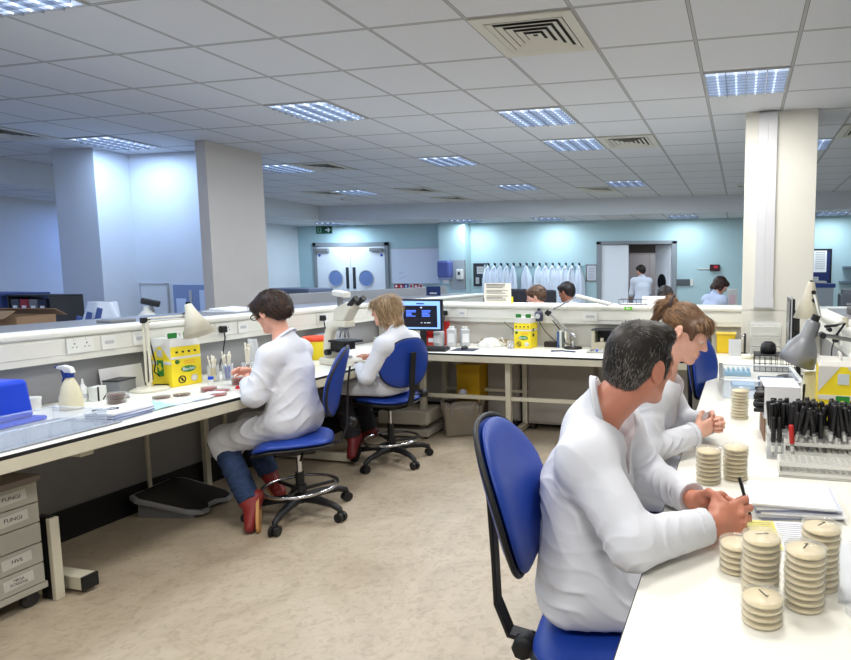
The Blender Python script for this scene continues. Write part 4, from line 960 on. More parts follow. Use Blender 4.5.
fill(.390, 2.40, 7, 6, .0190, 'black-capped tube standing in the right of the two crammed racks', 'tubes in the right crammed rack', z=.862)
RT = tube_proto(RED); RT.location = (.200, 2.322, .842); RT.scale = (1, 1, .72); RT.rotation_euler = (-.12, -.08, 0); RT['label'] = 'single tube with a bright red cap among the black ones'; RT['group'] = 'tubes in front of the left rack'
q = thing('clear_rack', 'clear plastic rack left of the crammed tube racks', 'tube rack', (.145, 2.46, .8005))
m = MB()
for z in (.01, .05, .10): m.box((0, 0, z), (.07, .14, .004))
for s_ in (-1, 1): m.box((s_*.035, 0, .05), (.004, .14, .10))
m.build('rack_frame', CLEAR, q); MB().box((0, -.071, .05), (.07, .003, .1)).build('front_panel', CLEAR, q)
for k in range(3):
    for j in range(4): place_tube(.127+.019*k, 2.41+.032*j, .905-.06*0-.045, random.uniform(-.1, .1), random.uniform(-.1, .1), 'black-capped tube in the clear rack left of the crammed racks', 'tubes in the clear rack')
for k in range(2): place_tube(.131+.025*k, 2.385, .812-.02*0, .0, random.uniform(-.05, .05), 'black-capped tube low in the clear rack', 'low tubes in the clear rack')
rack('empty white perforated rack in front of the crammed tube racks', .285, 2.235, 0, 12, 4, .0225, (.020, .052))
# silver lamp, cream lamp, second monitor edge-on
SIL = mat('silver_paint', (128, 130, 134), .42, metal=.35)
r = thing('desk_lamp', 'silver desk lamp hanging its bell shade over the tubes', 'lamp', (.66, 2.95, 1.209), 0)
MS = Matrix.Translation((-.335, -.05, .095)) @ Matrix.Scale(.93, 4) @ Matrix.Rotation(R(20), 4, 'Y') @ Matrix.Rotation(R(6), 4, 'X')
MB().lathe([(0, .005), (.030, .0), (.036, -.012), (.040, -.085), (.050, -.10), (.074, -.14), (.088, -.19), (.092, -.225), (.089, -.225), (.07, -.14), (.03, -.08), (0, -.06)], n=36, M=MS).build('lamp_shade', SIL, r)
MB().lathe([(0, -.20), (.028, -.19), (.03, -.16), (.015, -.11)], n=18, M=MS).build('bulb', PLASTW, r)
MB().cyl((.0, 0, .0), (.0, 0, .03), .02, n=12, M=MS).build('shade_knob', BLACK, r)
MB().tube([(-.30, -.04, .03), (-.12, -.02, -.0), (.02, .02, .05)], .010, 10).build('arm', STEEL, r)
m = MB(); m.cyl((-.297, -.075, .03), (-.297, -.005, .03), .014, n=12); m.cyl((-.27, -.08, .058), (-.27, -.01, .058), .010, n=12); m.build('arm_joint', BLACK, r)
MB().tube([(-.29, -.05, .07), (-.24, -.04, .075), (-.20, -.03, .085), (-.235, -.03, .03)], .006, 8).build('cable', BLACK, r)
MB().cyl((.02, .02, 0), (.02, .02, .06), .016).build('post', STEEL, r)
r = thing('bench_lamp', 'cream cone lamp shade standing up behind the silver lamp', 'lamp', (.60, 3.80, 1.209), 0)
MB().lathe([(0, .245), (.018, .245), (.024, .225), (.034, .18), (.082, .03), (.079, .03), (.03, .18), (0, .21)], n=32, M=Matrix.Translation((-.225, -.1, .015)) @ Matrix.Rotation(R(4), 4, 'Y')).build('lamp_shade', LAMPC, r)
MB().box((-.21, -.1, .262), (.016, .016, .012)).build('shade_cap', BLACK, r)
MB().tube([(-.198, -.15, .19), (-.195, -.19, .17), (-.17, -.22, .06), (-.10, -.1, -.0), (.0, 0, .03)], .007, 8).build('arm', PLASTW, r)
m = MB(); m.cyl((-.2, -.165, .20), (-.2, -.125, .20), .012, n=10); m.cyl((-.198, -.19, .155), (-.198, -.15, .155), .012, n=10); m.build('arm_joint', BLACK, r)
MB().cyl((0, 0, 0), (0, 0, .05), .018).build('post', LAMPC, r)
r = thing('computer_monitor', 'flat monitor seen edge-on behind the silver lamp', 'monitor', (.325, 4.28, .8005), R(-91))
MB().box((0, 0, .37), (.42, .030, .36)).build('bezel', SCR, r, bevel=.005); MB().box((0, -.0155, .37), (.38, .003, .31)).build('screen', mat('screen_off', (30, 34, 44), .2), r)
MB().box((0, -.006, .37), (.426, .008, .366)).build('silver_rim', LGREY, r)
m = MB(); m.prism([(-.10, .24), (.10, .24), (.12, .34), (.06, .46), (-.06, .46), (-.12, .34)], .015, .055, M=Matrix.Rotation(PI/2, 4, 'X') @ Matrix.Diagonal((1, 1, -1, 1))); m.box((0, .06, .16), (.06, .03, .30)); m.build('stand_neck', BLACK, r, bevel=.005)
MB().lathe([(0, 0), (.12, 0), (.12, .01), (.03, .018), (0, .018)], c=(0, .04, 0)).build('stand_foot', BLACK, r)
r = thing('tape_dispenser', 'round black device on a dark wire basket', 'device', (.20, 4.62, .925), 0); MB().lathe([(0, 0), (.055, 0), (.06, .03), (.05, .07), (.035, .08), (0, .08)]).build('housing', BLACK, r); MB().cyl((0, 0, .08), (0, 0, .086), .03).build('top_cap', DARK, r)
r = thing('wire_basket', 'dark wire basket carrying the round black device', 'basket', (.26, 4.62, .8005), 0)
m = MB()
for k in range(9): m.box((-.16+.04*k, -.11, .06), (.004, .004, .12)); m.box((-.16+.04*k, .11, .06), (.004, .004, .12))
for z in (.004, .06, .12):
    for s_ in (-1, 1): m.box((0, s_*.11, z), (.33, .004, .004)); m.box((s_*.16, 0, z), (.004, .22, .004))
m.build('wire_mesh', BLACK, r); MB().box((0, 0, .118), (.32, .22, .008)).build('basket_lid', DARK, r); MB().box((.10, -.06, .126), (.12, .08, .006)).build('grey_card', LGREY, r)
r = thing('storage_tower', 'clear plastic drawer stack in the corner under the column', 'drawers', (.20, 5.32, .8005), 0)
MB().box((0, 0, .145), (.26, .26, .29)).build('housing', CLEAR, r, bevel=.004)
for k in range(3): MB().box((0, -.01, .055+.09*k), (.24, .26, .075)).build('drawer', glassy('drawer_plastic', (232, 232, 226), .34), r, bevel=.006)
r = thing('sharps_tub', 'small yellow tub in the corner beyond the ponytailed woman', 'tub', (-.13, 5.50, .8005), 0); MB().box((0, 0, .085), (.16, .10, .17), taper=1.05).build('tub_body', mat('tub_yellow', (226, 190, 30), .4), r, bevel=.01); MB().box((0, 0, .176), (.18, .12, .014)).build('tub_lid', mat('tub_lid_yellow', (236, 206, 90), .4), r, bevel=.004)
r = thing('tissue_carton', 'narrow white carton in front of the small yellow tub', 'carton', (-.05, 5.33, .8005), .1); MB().box((0, 0, .07), (.10, .07, .14)).build('carton_body', mat('carton_grey_white', (206, 208, 210), .5), r, bevel=.003); MB().box((0, 0, .142), (.07, .03, .004)).build('opening', GREY, r)
r = thing('metal_clip', 'upright silver clip stand right of the narrow white carton', 'stand', (.035, 5.45, .8005), 0); MB().box((0, 0, .09), (.02, .08, .18)).build('upright', DARK, r); MB().tube([(-.0, -.03, .17), (-.03, -.05, .16), (-.02, -.06, .13)], .006, 6).build('clip', CHROME, r); MB().box((0, 0, .004), (.06, .1, .008)).build('foot_plate', DARK, r)
r = thing('centrifuge', 'small dark device left of the yellow tub', 'device', (-.34, 5.46, .8005), 0); MB().box((0, 0, .07), (.17, .13, .14)).build('housing', mat('device_dark', (56, 56, 60), .45), r, bevel=.015); MB().box((0, -.066, .09), (.10, .003, .04)).build('display', BLACK, r); MB().box((0, -.067, .03), (.14, .003, .02)).build('label_strip', LGREY, r)
r = thing('low_pot', 'low round cream pot on the bench before the white carton', 'pot', (.055, 5.16, .8005)); MB().lathe([(0, 0), (.05, 0), (.052, .035), (.047, .035), (.045, .006), (0, .006)]).build('pot_body', mat('cream_pot', (226, 220, 200), .4), r); MB().cyl((0, 0, .03), (0, 0, .033), .046).build('content', PLASTW, r)
r = thing('grey_device', 'dark grey box lying on the ledge at the right edge', 'box', (.93, 4.6, 1.209), 0); MB().box((0, 0, .025), (.30, .62, .05)).build('housing', mat('box_dark_grey', (84, 82, 84), .5), r, bevel=.006); MB().box((-.151, .1, .025), (.003, .2, .025)).build('front_strip', DARK, r)
r = thing('glove_wrap', 'white paper bag standing left of the rear yellow bin', 'bag', (.315, 2.92, .8005), .4); MB().grid(lambda u, v: (.045*math.cos(2*PI*u)*(1-.25*v)*(1+.08*math.sin(4*u*6.28)), .03*math.sin(2*PI*u)*(1-.5*v), .25*v), 28, 8).build('bag_body', mat('bag_cream', (236, 234, 224), .6), r); MB().box((0, 0, .255), (.06, .01, .02)).build('bag_fold', mat('bag_cream', (236, 234, 224)), r)
for k, (x, y, rx, ry) in enumerate([(.275, 2.80, -.05, .03), (.305, 2.83, .05, .35)]):
    r = thing('pen', ['black pen standing upright beside the white paper bag', 'blue and black pen leaning beside the white paper bag'][k], 'pen', (x, y, .8005), 0, 'pens beside the paper bag'); r.rotation_euler = (rx, ry, 0); MB().cyl((0, 0, 0), (0, 0, .19), .005, n=8).build('barrel', BLACK if k == 0 else mat('pen_blue', (70, 90, 150), .4), r); MB().cyl((0, 0, .19), (0, 0, .225), .006, n=8).build('cap', BLACK, r)
r = thing('roll_bag', 'white wrapped pack with a green sticker above the rear yellow bin', 'pack', (.60, 3.05, .8005), .1); MB().box((0, 0, .17), (.16, .22, .34)).build('pack_body', mat('pack_white', (232, 234, 228), .5), r, bevel=.03, seg=3); MB().box((-.05, -.112, .27), (.05, .004, .07), ry=.4).build('green_sticker', mat('leaf_green', (70, 140, 50), .5), r, bevel=.001)
socket('single wall socket with black plug on the right trunking', (.615, 4.05, 1.108), -PI/2)
plug('black plug low on the right trunking behind the silver lamp', (.602, 4.02, 1.108), -PI/2, [(0, -.04, -.06), (.04, -.05, -.15), (.10, -.06, -.20), (.05, -.09, -.29)])
# writing on the bench: pen held later with the man
# ------------------------------------------------------------------ far wall and beyond the partitions
YW = 12.6
COATW = mat('coat_cotton', (226, 230, 238), .8, noise=.02, ns=9)
COATB = mat('coat_cotton_far', (214, 224, 238), .8, noise=.03, ns=9)
HX = [-5.49+.149*k for k in range(15)]
NOC = {5, 7}
r = thing('coat_rail', 'row of black hooks on the cyan wall carrying white coats', 'coat rail', (-4.45, YW, 1.66)); 
MB().box((0, -.012, 0), (2.3, .02, .05)).build('rail_board', CYAN, r)
for x in HX: m = MB(); m.tube([(x+4.45, -.02, .02), (x+4.45, -.07, .02), (x+4.45, -.085, .05)], .012, 8); m.tube([(x+4.45, -.02, -.01), (x+4.45, -.05, -.015), (x+4.45, -.06, .005)], .009, 6); m.box((x+4.45, -.018, .015), (.04, .012, .06)); m.build('hook', BLACK, r)
random.seed(5); n = 0
names = ['first', 'second', 'third', 'fourth', 'fifth', 'sixth', 'seventh', 'eighth', 'ninth', 'tenth', 'eleventh', 'twelfth', 'thirteenth']
for k, x in enumerate(HX):
    if k in NOC: continue
    L = random.uniform(.85, 1.0); w0 = random.uniform(.055, .095); ph = random.uniform(0, 6)
    r = thing('lab_coat', 'white coat hanging on the hooks, %s from the left' % names[n], 'coat', (x, YW-.085, 1.655), 0, 'white coats on the wall hooks'); n += 1
    def cf(u, v, w0=w0, L=L, ph=ph):
        a = 2*PI*u
        w = .015+w0*(min(1, v/.30)**.75+.35*v)
        fo = 1+.16*math.sin(7*a+ph+3*v)*min(1, v*3)
        return (w*math.cos(a)*fo+.04*math.sin(ph)*v, .05*math.sin(a)*fo*min(1, .3+v*3), -L*v)
    MB().grid(cf, 44, 14).build('coat_body', COATB, r)
    s_ = random.choice((-1, 1))
    MB().tube([(s_*.03, -.03, -.06), (s_*.055, -.05, -.20), (s_*.075, -.055, -.45), (s_*.07, -.05, -.70)], .04, 10, rr=[.02, .036, .036, .03]).build('sleeve', COATB, r)
    MB().tube([(-.035, -.01, -.04), (0, -.05, -.07), (.035, -.01, -.04)], .012, 8).build('collar', COATB, r)
r = thing('whiteboard', 'large whiteboard on the far wall between doors and pillar', 'whiteboard', (-7.30, YW, 1.65)); MB().box((0, -.012, 0), (1.22, .02, .80)).build('board', mat('board_white', (214, 222, 238), .3), r)
m = MB()
for s_ in (-1, 1): m.box((s_*.615, -.014, 0), (.02, .03, .83)); m.box((0, -.014, s_*.405), (1.25, .03, .02))
m.build('frame', LGREY, r); MB().box((0, -.045, -.40), (.9, .05, .015)).build('pen_tray', LGREY, r)
random.seed(8); m = MB()
for k in range(9): m.box((-.40+random.uniform(0, .25), -.023, -.15-.02*k), (random.uniform(.03, .14), .002, .006))
m.build('faint_writing', mat('marker_grey', (176, 184, 204), .6), r)
for k in range(6):
    c = [(190, 30, 50), (200, 40, 60), (60, 80, 160), (226, 230, 236), (190, 30, 50), (230, 200, 214)][k]
    r = thing('wall_card', ['red card, first in the strip under the whiteboard', 'crimson card, second in the strip under the whiteboard', 'blue card, third in the strip under the whiteboard', 'white card, fourth in the strip under the whiteboard', 'red card, fifth in the strip under the whiteboard', 'pinkish card, last in the strip under the whiteboard'][k], 'card', (-7.80+.125*k, YW, 1.185), 0, 'cards under the whiteboard')
    MB().box((0, -.01, 0), (.112, .012, .105)).build('card_front', mat('card_%d' % k, c, .6), r); MB().cyl((0, -.018, 0), (0, -.016, 0), .03, n=14).build('pale_symbol', PAPER if c[0] < 220 else RED, r)
r = thing('paper_towel_dispenser', 'blue translucent paper towel dispenser on the pillar', 'dispenser', (-6.36, 12.32, 1.53)); MB().box((0, -.11, .04), (.30, .22, .38)).build('housing', mat('dispenser_blue', (84, 96, 160), .25, coat=.3), r, bevel=.05, seg=4); MB().box((0, -.10, -.16), (.26, .2, .05)).build('lower_lip', mat('dispenser_pale', (150, 160, 200), .3), r, bevel=.015); MB().box((.01, -.11, -.22), (.14, .004, .1)).build('towel_end', PAPER, r)
r = thing('steel_splashback', 'grey splashback panel behind the soap dispenser', 'panel', (-6.11, 12.32, 1.45)); MB().box((0, -.008, 0), (.36, .014, .64)).build('panel', mat('panel_grey', (164, 172, 178), .35), r); MB().box((.18, -.012, 0), (.014, .02, .65)).build('edge_trim', GREY, r)
r = thing('soap_dispenser', 'white soap dispenser with dark window beside the blue dispenser', 'dispenser', (-6.03, 12.30, 1.46)); MB().box((0, -.05, 0), (.15, .10, .22)).build('housing', PLASTW, r, bevel=.02, seg=3); MB().box((.0, -.102, .02), (.05, .004, .07)).build('window', DARK, r); MB().box((0, -.06, -.12), (.05, .06, .04)).build('nozzle', GREY, r, bevel=.006)
def board(label, x, z, w, h, frame, back, papers, nm='noticeboard'):
    r = thing(nm, label, nm, (x, YW, z)); MB().box((0, -.008, 0), (w, .014, h)).build('backing', back, r)
    m = MB()
    for s_ in (-1, 1): m.box((s_*w/2, -.012, 0), (.03, .024, h+.03)); m.box((0, -.012, s_*h/2), (w, .024, .03))
    m.build('frame', frame, r)
    for px_, pz, pw_, ph_, c in papers:
        p = MB().box((px_, -.018, pz), (pw_, .004, ph_)).build('pinned_sheet', c, r)
        m = MB()
        for k in range(int(ph_/.035)-1): m.box((px_, -.0215, pz+ph_/2-.035*(k+1)), (pw_*.75, .002, .008))
        m.build('text_lines', mat('grey_ink', (120, 116, 112)), p)
    return r
board('small dark framed notice case left of the hanging coats', -5.70, 1.45, .30, .48, DARK, mat('case_dark', (44, 50, 60), .5), [(.02, .10, .20, .16, LGREY), (-.07, -.13, .08, .14, LGREY), (.07, -.13, .08, .14, mat('case_green', (90, 130, 120), .5))])
board('white framed notice on the wall right of the coats', -3.14, 1.49, .22, .34, GREY, PAPER, [(0, 0, .17, .28, mat('notice_lilac', (206, 210, 224), .6))])
board('dark blue pinboard with white notices right of the column', 1.50, 1.55, .36, .80, BLACK, mat('navy_felt', (30, 44, 96), .8), [(-.02, .17, .24, .42, PAPER), (-.10, -.24, .12, .22, LGREY)])
r = thing('alarm_panel', 'dark red control box on the cyan wall', 'panel', (-.55, YW, 1.60)); MB().box((0, -.03, 0), (.20, .06, .13)).build('housing', mat('alarm_maroon', (60, 20, 26), .4), r, bevel=.008); MB().box((.02, -.062, .015), (.08, .004, .05)).build('red_display', mat('alarm_red', (200, 40, 60), .4), r); MB().box((-.22, -.01, -.02), (.22, .014, .02)).build('conduit', PLASTW, r)
r = thing('switch_panel', 'dark glass switch panel beside the open doorway', 'panel', (-1.20, YW, 1.30)); MB().box((0, -.015, 0), (.30, .03, .13)).build('housing', mat('panel_dark_grey', (82, 88, 92), .3), r, bevel=.004); MB().box((.19, -.012, .0), (.06, .024, .14)).build('white_switch', PLASTW, r); MB().box((-.16, -.018, -.1), (.02, .02, .5)).build('white_trunk', PLASTW, r)
# shelves on the right of the column
for k, (z, x, lb) in enumerate([(1.60, 2.05, 'upper grey wall shelf at the right photo edge'), (1.32, 2.0, 'lower grey wall shelf at the right photo edge')]):
    r = thing('wall_shelf', lb, 'shelf', (x+.2, YW, z), 0, 'wall shelves at the right edge'); MB().box((0, -.13, 0), (.72, .26, .05)).build('shelf_board', mat('shelf_grey', (112, 128, 146), .5), r, bevel=.006); MB().box((0, -.02, -.05), (.03, .03, .08)).build('bracket', GREY, r)
def desk(nm, label, x0, y0, x1, y1, z=.80):
    r = thing(nm, label, 'desk', ((x0+x1)/2, (y0+y1)/2, 0)); w, d_ = x1-x0, y1-y0
    MB().box((0, 0, z-.015), (w, d_, .03)).build('desk_top', LGREY, r, bevel=.003)
    for a in (-1, 1):
        for b in (-1, 1): MB().box((a*(w/2-.05), b*(d_/2-.05), (z-.03)/2), (.05, .05, z-.03)).build('leg', STEEL, r)
    return r
desk('office_desk', 'grey desk behind the far partition where two people work', -3.1, 5.98, -.08, 6.62)
desk('office_desk', 'grey desk on the left behind the ledge carrying boxes', -7.6, 3.2, -5.4, 4.9)
desk('office_desk', 'grey desk carrying the printer behind the grey screen', -6.9, 6.55, -5.0, 7.6)
desk('office_desk', 'grey desk under the woman standing by the far wall', -.9, 9.25, 1.9, 9.85)
# things on the left desk
r = thing('crate', 'dark blue crate at the far left behind the ledge', 'crate', (-7.30, 4.60, .80)); MB().box((0, 0, .25), (.55, .40, .50), taper=1.06).build('crate_body', mat('navy_crate', (44, 60, 110), .5), r, bevel=.01); MB().box((0, 0, .50), (.60, .44, .03)).build('crate_rim', mat('navy_crate', (44, 60, 110)), r, bevel=.006); MB().box((0, -.22, .40), (.14, .02, .05)).build('handle', DARK, r)
for k, (c, lb) in enumerate([((70, 70, 76), 'dark ring binder, first of four behind the ledge'), ((150, 40, 50), 'red ring binder between dark and grey ones'), ((120, 120, 122), 'grey ring binder right of the red one'), ((36, 40, 60), 'navy ring binder at the right end of the row')]):
    r = thing('ring_binder', lb, 'binder', (-6.86+.115*k, 4.55, .80), 0, 'ring binders behind the ledge'); cm = mat('binder_%d' % k, c, .5); m = MB(); m.box((0, -.14, .23), (.10, .006, .46)); m.box((-.05, 0, .23), (.005, .28, .46)); m.box((.05, 0, .23), (.005, .28, .46)); m.build('cover', cm, r); MB().box((0, 0, .22), (.08, .26, .42)).build('pages', LGREY, r); MB().box((0, -.1445, .33), (.05, .003, .14)).build('spine_label', PAPER, r)
r = thing('binder_shelf', 'dark tray shelf above the row of ring binders', 'shelf', (-6.68, 4.55, .80)); MB().box((-.26, 0, .24), (.012, .30, .50)).build('side_panel', DARK, r); MB().box((.27, 0, .24), (.012, .30, .50)).build('side_panel', DARK, r); MB().box((0, 0, .495), (.55, .30, .014)).build('shelf_top', BLACK, r)
r = thing('cardboard_box', 'open brown cardboard box in front of the binders', 'box', (-6.35, 4.0, .80), .2); CBM = mat('kraft_card', (156, 124, 92), .8, noise=.05)
m = MB()
for s_ in (-1, 1): m.box((s_*.28, 0, .17), (.008, .36, .34)); m.box((0, s_*.18, .17), (.56, .008, .34))
m.box((0, 0, .004), (.56, .36, .008)); m.build('box_body', CBM, r)
for s_ in (-1, 1): MB().box((0, s_*.24, .36), (.56, .13, .006), rx=-s_*.5).build('flap', CBM, r)
r = thing('spray_bottle', 'white spray bottle with grey trigger before the recessed wall', 'spray bottle', (-4.62, 3.86, 1.02), .5); MB().lathe([(0, 0), (.07, 0), (.075, .05), (.06, .16), (.02, .21), (.02, .23), (0, .23)]).build('bottle', PLASTW, r); MB().box((.03, 0, .262), (.13, .035, .05), ry=.25).build('spray_head', DARK, r, bevel=.01); MB().box((.04, 0, .215), (.014, .02, .06), ry=-.4).build('trigger', GREY, r)
r = thing('machine_cover', 'clear crumpled plastic cover with blue bands behind the ledge', 'cover', (-4.75, 3.62, 1.02), .2); MB().grid(lambda u, v: (.16*math.cos(2*PI*u)*(1-.45*v)*(1+.12*math.sin(5*6.28*u+4*v)), .12*math.sin(2*PI*u)*(1-.4*v)*(1+.1*math.sin(4*6.28*u)), .28*v), 36, 8).build('film', mat('film_pale', (206, 216, 232), .3), r)
for k in range(3): MB().box((-.08+.08*k, -.135, .12+.03*k), (.035, .012, .12), ry=.3).build('blue_band', mat('band_blue', (70, 90, 150), .5), r)
r = thing('side_table', 'white side counter behind the left ledge carrying bottle and cover', 'counter', (-4.7, 3.75, 0)); MB().box((0, 0, 1.005), (.55, .9, .03)).build('counter_top', LGREY, r); MB().box((0, 0, .5), (.5, .85, .98)).build('counter_body', WALLW, r); MB().box((.252, 0, .5), (.006, .7, .8)).build('door', LGREY, r)
r = thing('red_pot', 'tiny pot with red lid beside the white spray bottle', 'pot', (-4.52, 4.02, 1.02)); MB().cyl((0, 0, 0), (0, 0, .06), .03).build('pot_body', PLASTW, r); MB().cyl((0, 0, .06), (0, 0, .09), .032).build('pot_lid', RED, r)
r = thing('framed_chart', 'pale framed chart low on the recessed white wall', 'chart', (-6.84, 5.838, 1.17)); MB().box((0, -.008, 0), (.40, .014, .42)).build('sheet', mat('chart_white', (222, 226, 230), .5), r); m = MB(); m.box((-.2, -.012, 0), (.014, .02, .44)); m.box((.2, -.012, 0), (.014, .02, .44)); m.box((0, -.012, .21), (.41, .02, .014)); m.box((0, -.012, -.21), (.41, .02, .014)); m.build('frame', LGREY, r)
r = thing('pinboard', 'blue-grey pinboard with pale sheets beside the nib wall', 'pinboard', (-6.25, 5.838, 1.17)); MB().box((0, -.008, 0), (.62, .014, .40)).build('felt', mat('felt_blue', (136, 152, 190), .8), r)
MB().box((.18, -.017, -.02), (.22, .004, .32)).build('pinned_sheet', mat('sheet_pale_blue', (206, 220, 242), .6), r); MB().box((-.20, -.017, -.06), (.14, .004, .2)).build('pinned_sheet', mat('sheet_pale_blue', (206, 220, 242)), r); MB().box((-.06, -.017, .02), (.04, .006, .24)).build('grey_strip', LGREY, r); MB().box((.20, -.02, -.02), (.08, .006, .06)).build('dark_clip', BLACK, r)
r = thing('printer', 'large grey and white printer behind the grey screen', 'printer', (-5.75, 7.0, .80)); MB().box((0, 0, .20), (.95, .55, .40)).build('housing', mat('printer_white', (206, 212, 224), .4), r, bevel=.02); MB().box((-.05, 0, .455), (.70, .5, .10)).build('scanner', mat('printer_grey', (96, 104, 124), .4), r, bevel=.015); MB().box((-.05, -.27, .42), (.6, .04, .05)).build('slot', BLACK, r); MB().box((.62, -.02, .36), (.36, .40, .03), ry=-.05).build('paper_tray', mat('printer_white', (206, 212, 224)), r); MB().box((.25, -.28, .30), (.1, .02, .05)).build('control_panel', DARK, r)
# sheets on the left ledge near the woman
r = thing('ledge_papers', 'white papers lying on the left ledge behind the woman', 'papers', (-4.0, 4.06, 1.209), .2); MB().box((0, 0, .006), (.26, .34, .010)).build('sheet', PAPER, r); MB().box((.01, .02, .018), (.22, .30, .010), ry=.06).build('top_sheet', PAPER, r)
r = thing('ledge_strip', 'grey metal cover on the left ledge near the cone lamp', 'cover', (-3.86, 3.02, 1.209), 0); MB().box((0, 0, .009), (.12, .16, .018)).build('housing', GREY, r, bevel=.003); MB().box((0, 0, .019), (.08, .12, .003)).build('top_plate', LEDGEG, r)
r = thing('notice_card', 'dark blue card standing at the end of the left ledge', 'card', (-3.98, 7.3, 1.209), 0); MB().box((0, 0, .06), (.20, .012, .12)).build('card_front', mat('navy_card', (30, 46, 96), .5), r); MB().box((0, -.007, .03), (.10, .003, .02)).build('white_print', LGREY, r)
# behind the far partition
for k, (x, w_, h, lb) in enumerate([(-2.74, .17, 1.30, 'tall dark chair back behind the notice sheet'), (-2.36, .16, 1.29, 'dark chair back right of the seated person behind the far partition')]):
    r = thing('office_chair', lb, 'chair', (x, 7.15, 0), 0, 'dark office chairs behind the far partition')
    MB().box((0, 0, h-.30), (w_*1.6, .06, .62)).build('backrest', mat('charcoal_fabric', (40, 40, 48), .8), r, bevel=.03, seg=3); MB().box((0, .25, .48), (.46, .46, .07)).build('seat', mat('charcoal_fabric', (40, 40, 48)), r, bevel=.03); MB().box((0, .03, .62), (.06, .02, .4)).build('back_bar', BLACK, r); MB().cyl((0, .25, .06), (0, .25, .45), .03).build('column', BLACK, r)
    for q in range(5): MB().tube([(0, .25, .09), (.28*math.cos(q*1.2566), .25+.28*math.sin(q*1.2566), .04)], .02, 8).build('leg', BLACK, r)
r = thing('computer_monitor', 'grey backed monitor behind the far partition beside the notice', 'monitor', (-2.28, 6.28, .80), R(150)); MB().box((0, 0, .27), (.44, .05, .32)).build('bezel', GREY, r, bevel=.01); MB().box((0, -.028, .27), (.4, .004, .28)).build('screen', mat('screen_off', (30, 34, 44)), r); MB().box((0, .05, .12), (.08, .04, .24)).build('stand', DARK, r); MB().box((0, .02, .006), (.24, .18, .012)).build('stand_foot', DARK, r)
bpy.data.objects[r.name].location.x = -2.66
r = thing('wire_tray', 'black wire letter tray on the ledge before the open doorway', 'tray', (-1.02, 5.76, 1.209), 0); m = MB()
for z in (.004, .05): m.box((0, -.07, z), (.26, .004, .004)); m.box((0, .07, z), (.26, .004, .004)); m.box((-.13, 0, z), (.004, .14, .004)); m.box((.13, 0, z), (.004, .14, .004))
for k in range(7): m.box((-.13+.043*k, -.07, .027), (.003, .003, .05))
m.build('wire_frame', DARK, r); MB().box((0, 0, .008), (.22, .12, .006)).build('paper_sheet', PAPER, r)
r = thing('open_book', 'white sheets propped up behind the ledge left of the ponytail', 'papers', (-.90, 6.3, .80), .1); MB().box((0, 0, .42), (.24, .012, .14), rx=-.9).build('sheet', PAPER, r); MB().box((0, .05, .2), (.2, .1, .4)).build('support_box', LGREY, r)
r = thing('standing_sheet', 'small white box standing before the woman by the far wall', 'box', (-.14, 9.45, .80)); MB().box((0, 0, .23), (.16, .05, .46)).build('box_body', PLASTW, r, bevel=.006); MB().box((0, -.027, .3), (.1, .004, .14)).build('pink_label', mat('pink_label', (230, 200, 204), .6), r)
r = thing('blue_folder_stack', 'blue and white flat boxes right of the column on the far desk', 'box', (1.05, 9.5, .80), 0); MB().box((0, 0, .52), (.55, .3, .06)).build('blue_lid', mat('lid_blue', (40, 66, 130), .5), r, bevel=.006); MB().box((-.05, 0, .57), (.4, .28, .03)).build('white_top', LGREY, r); MB().box((0, 0, .245), (.5, .28, .49)).build('box_body', mat('box_pale', (150, 160, 168), .5), r)
r = thing('grey_printer', 'grey printer beside the column on the far desk', 'printer', (.84, 8.8, .80), 0); MB().box((0, 0, .20), (.45, .35, .40)).build('housing', mat('pr_grey', (112, 116, 124), .5), r, bevel=.02); MB().box((.1, -.18, .26), (.5, .12, .03)).build('paper_tray', LGREY, r); MB().box((-.06, 0, .43), (.25, .3, .08)).build('lid', mat('pr_grey2', (130, 134, 142), .5), r, bevel=.01)
bpy.data.objects[r.name].location.y = 9.45; r.location.x = 1.62
# corridor
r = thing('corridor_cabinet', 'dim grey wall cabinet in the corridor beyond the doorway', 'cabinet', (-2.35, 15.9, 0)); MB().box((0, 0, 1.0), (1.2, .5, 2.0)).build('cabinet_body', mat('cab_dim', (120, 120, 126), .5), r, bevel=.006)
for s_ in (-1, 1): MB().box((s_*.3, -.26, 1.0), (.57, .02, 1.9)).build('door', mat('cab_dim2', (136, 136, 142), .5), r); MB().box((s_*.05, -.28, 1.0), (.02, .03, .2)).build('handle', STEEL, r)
r = thing('corridor_light', 'dim strip light in the corridor beyond the doorway', 'ceiling light', (-2.1, 14.6, 2.505)); MB().box((0, 0, -.03), (.2, 1.0, .05)).build('housing', LGREY, r); MB().box((0, 0, -.058), (.16, .95, .006)).build('diffuser', mat('dim_diffuser', (230, 230, 230), .5, emit=(255, 240, 220), es=1.2), r)
l = bpy.data.lights.new('corridor_lamp', 'AREA'); l.size = .5; l.energy = 34; o = bpy.data.objects.new('corridor_lamp', l); COL.objects.link(o); o.location = (-2.1, 14.6, 2.42)
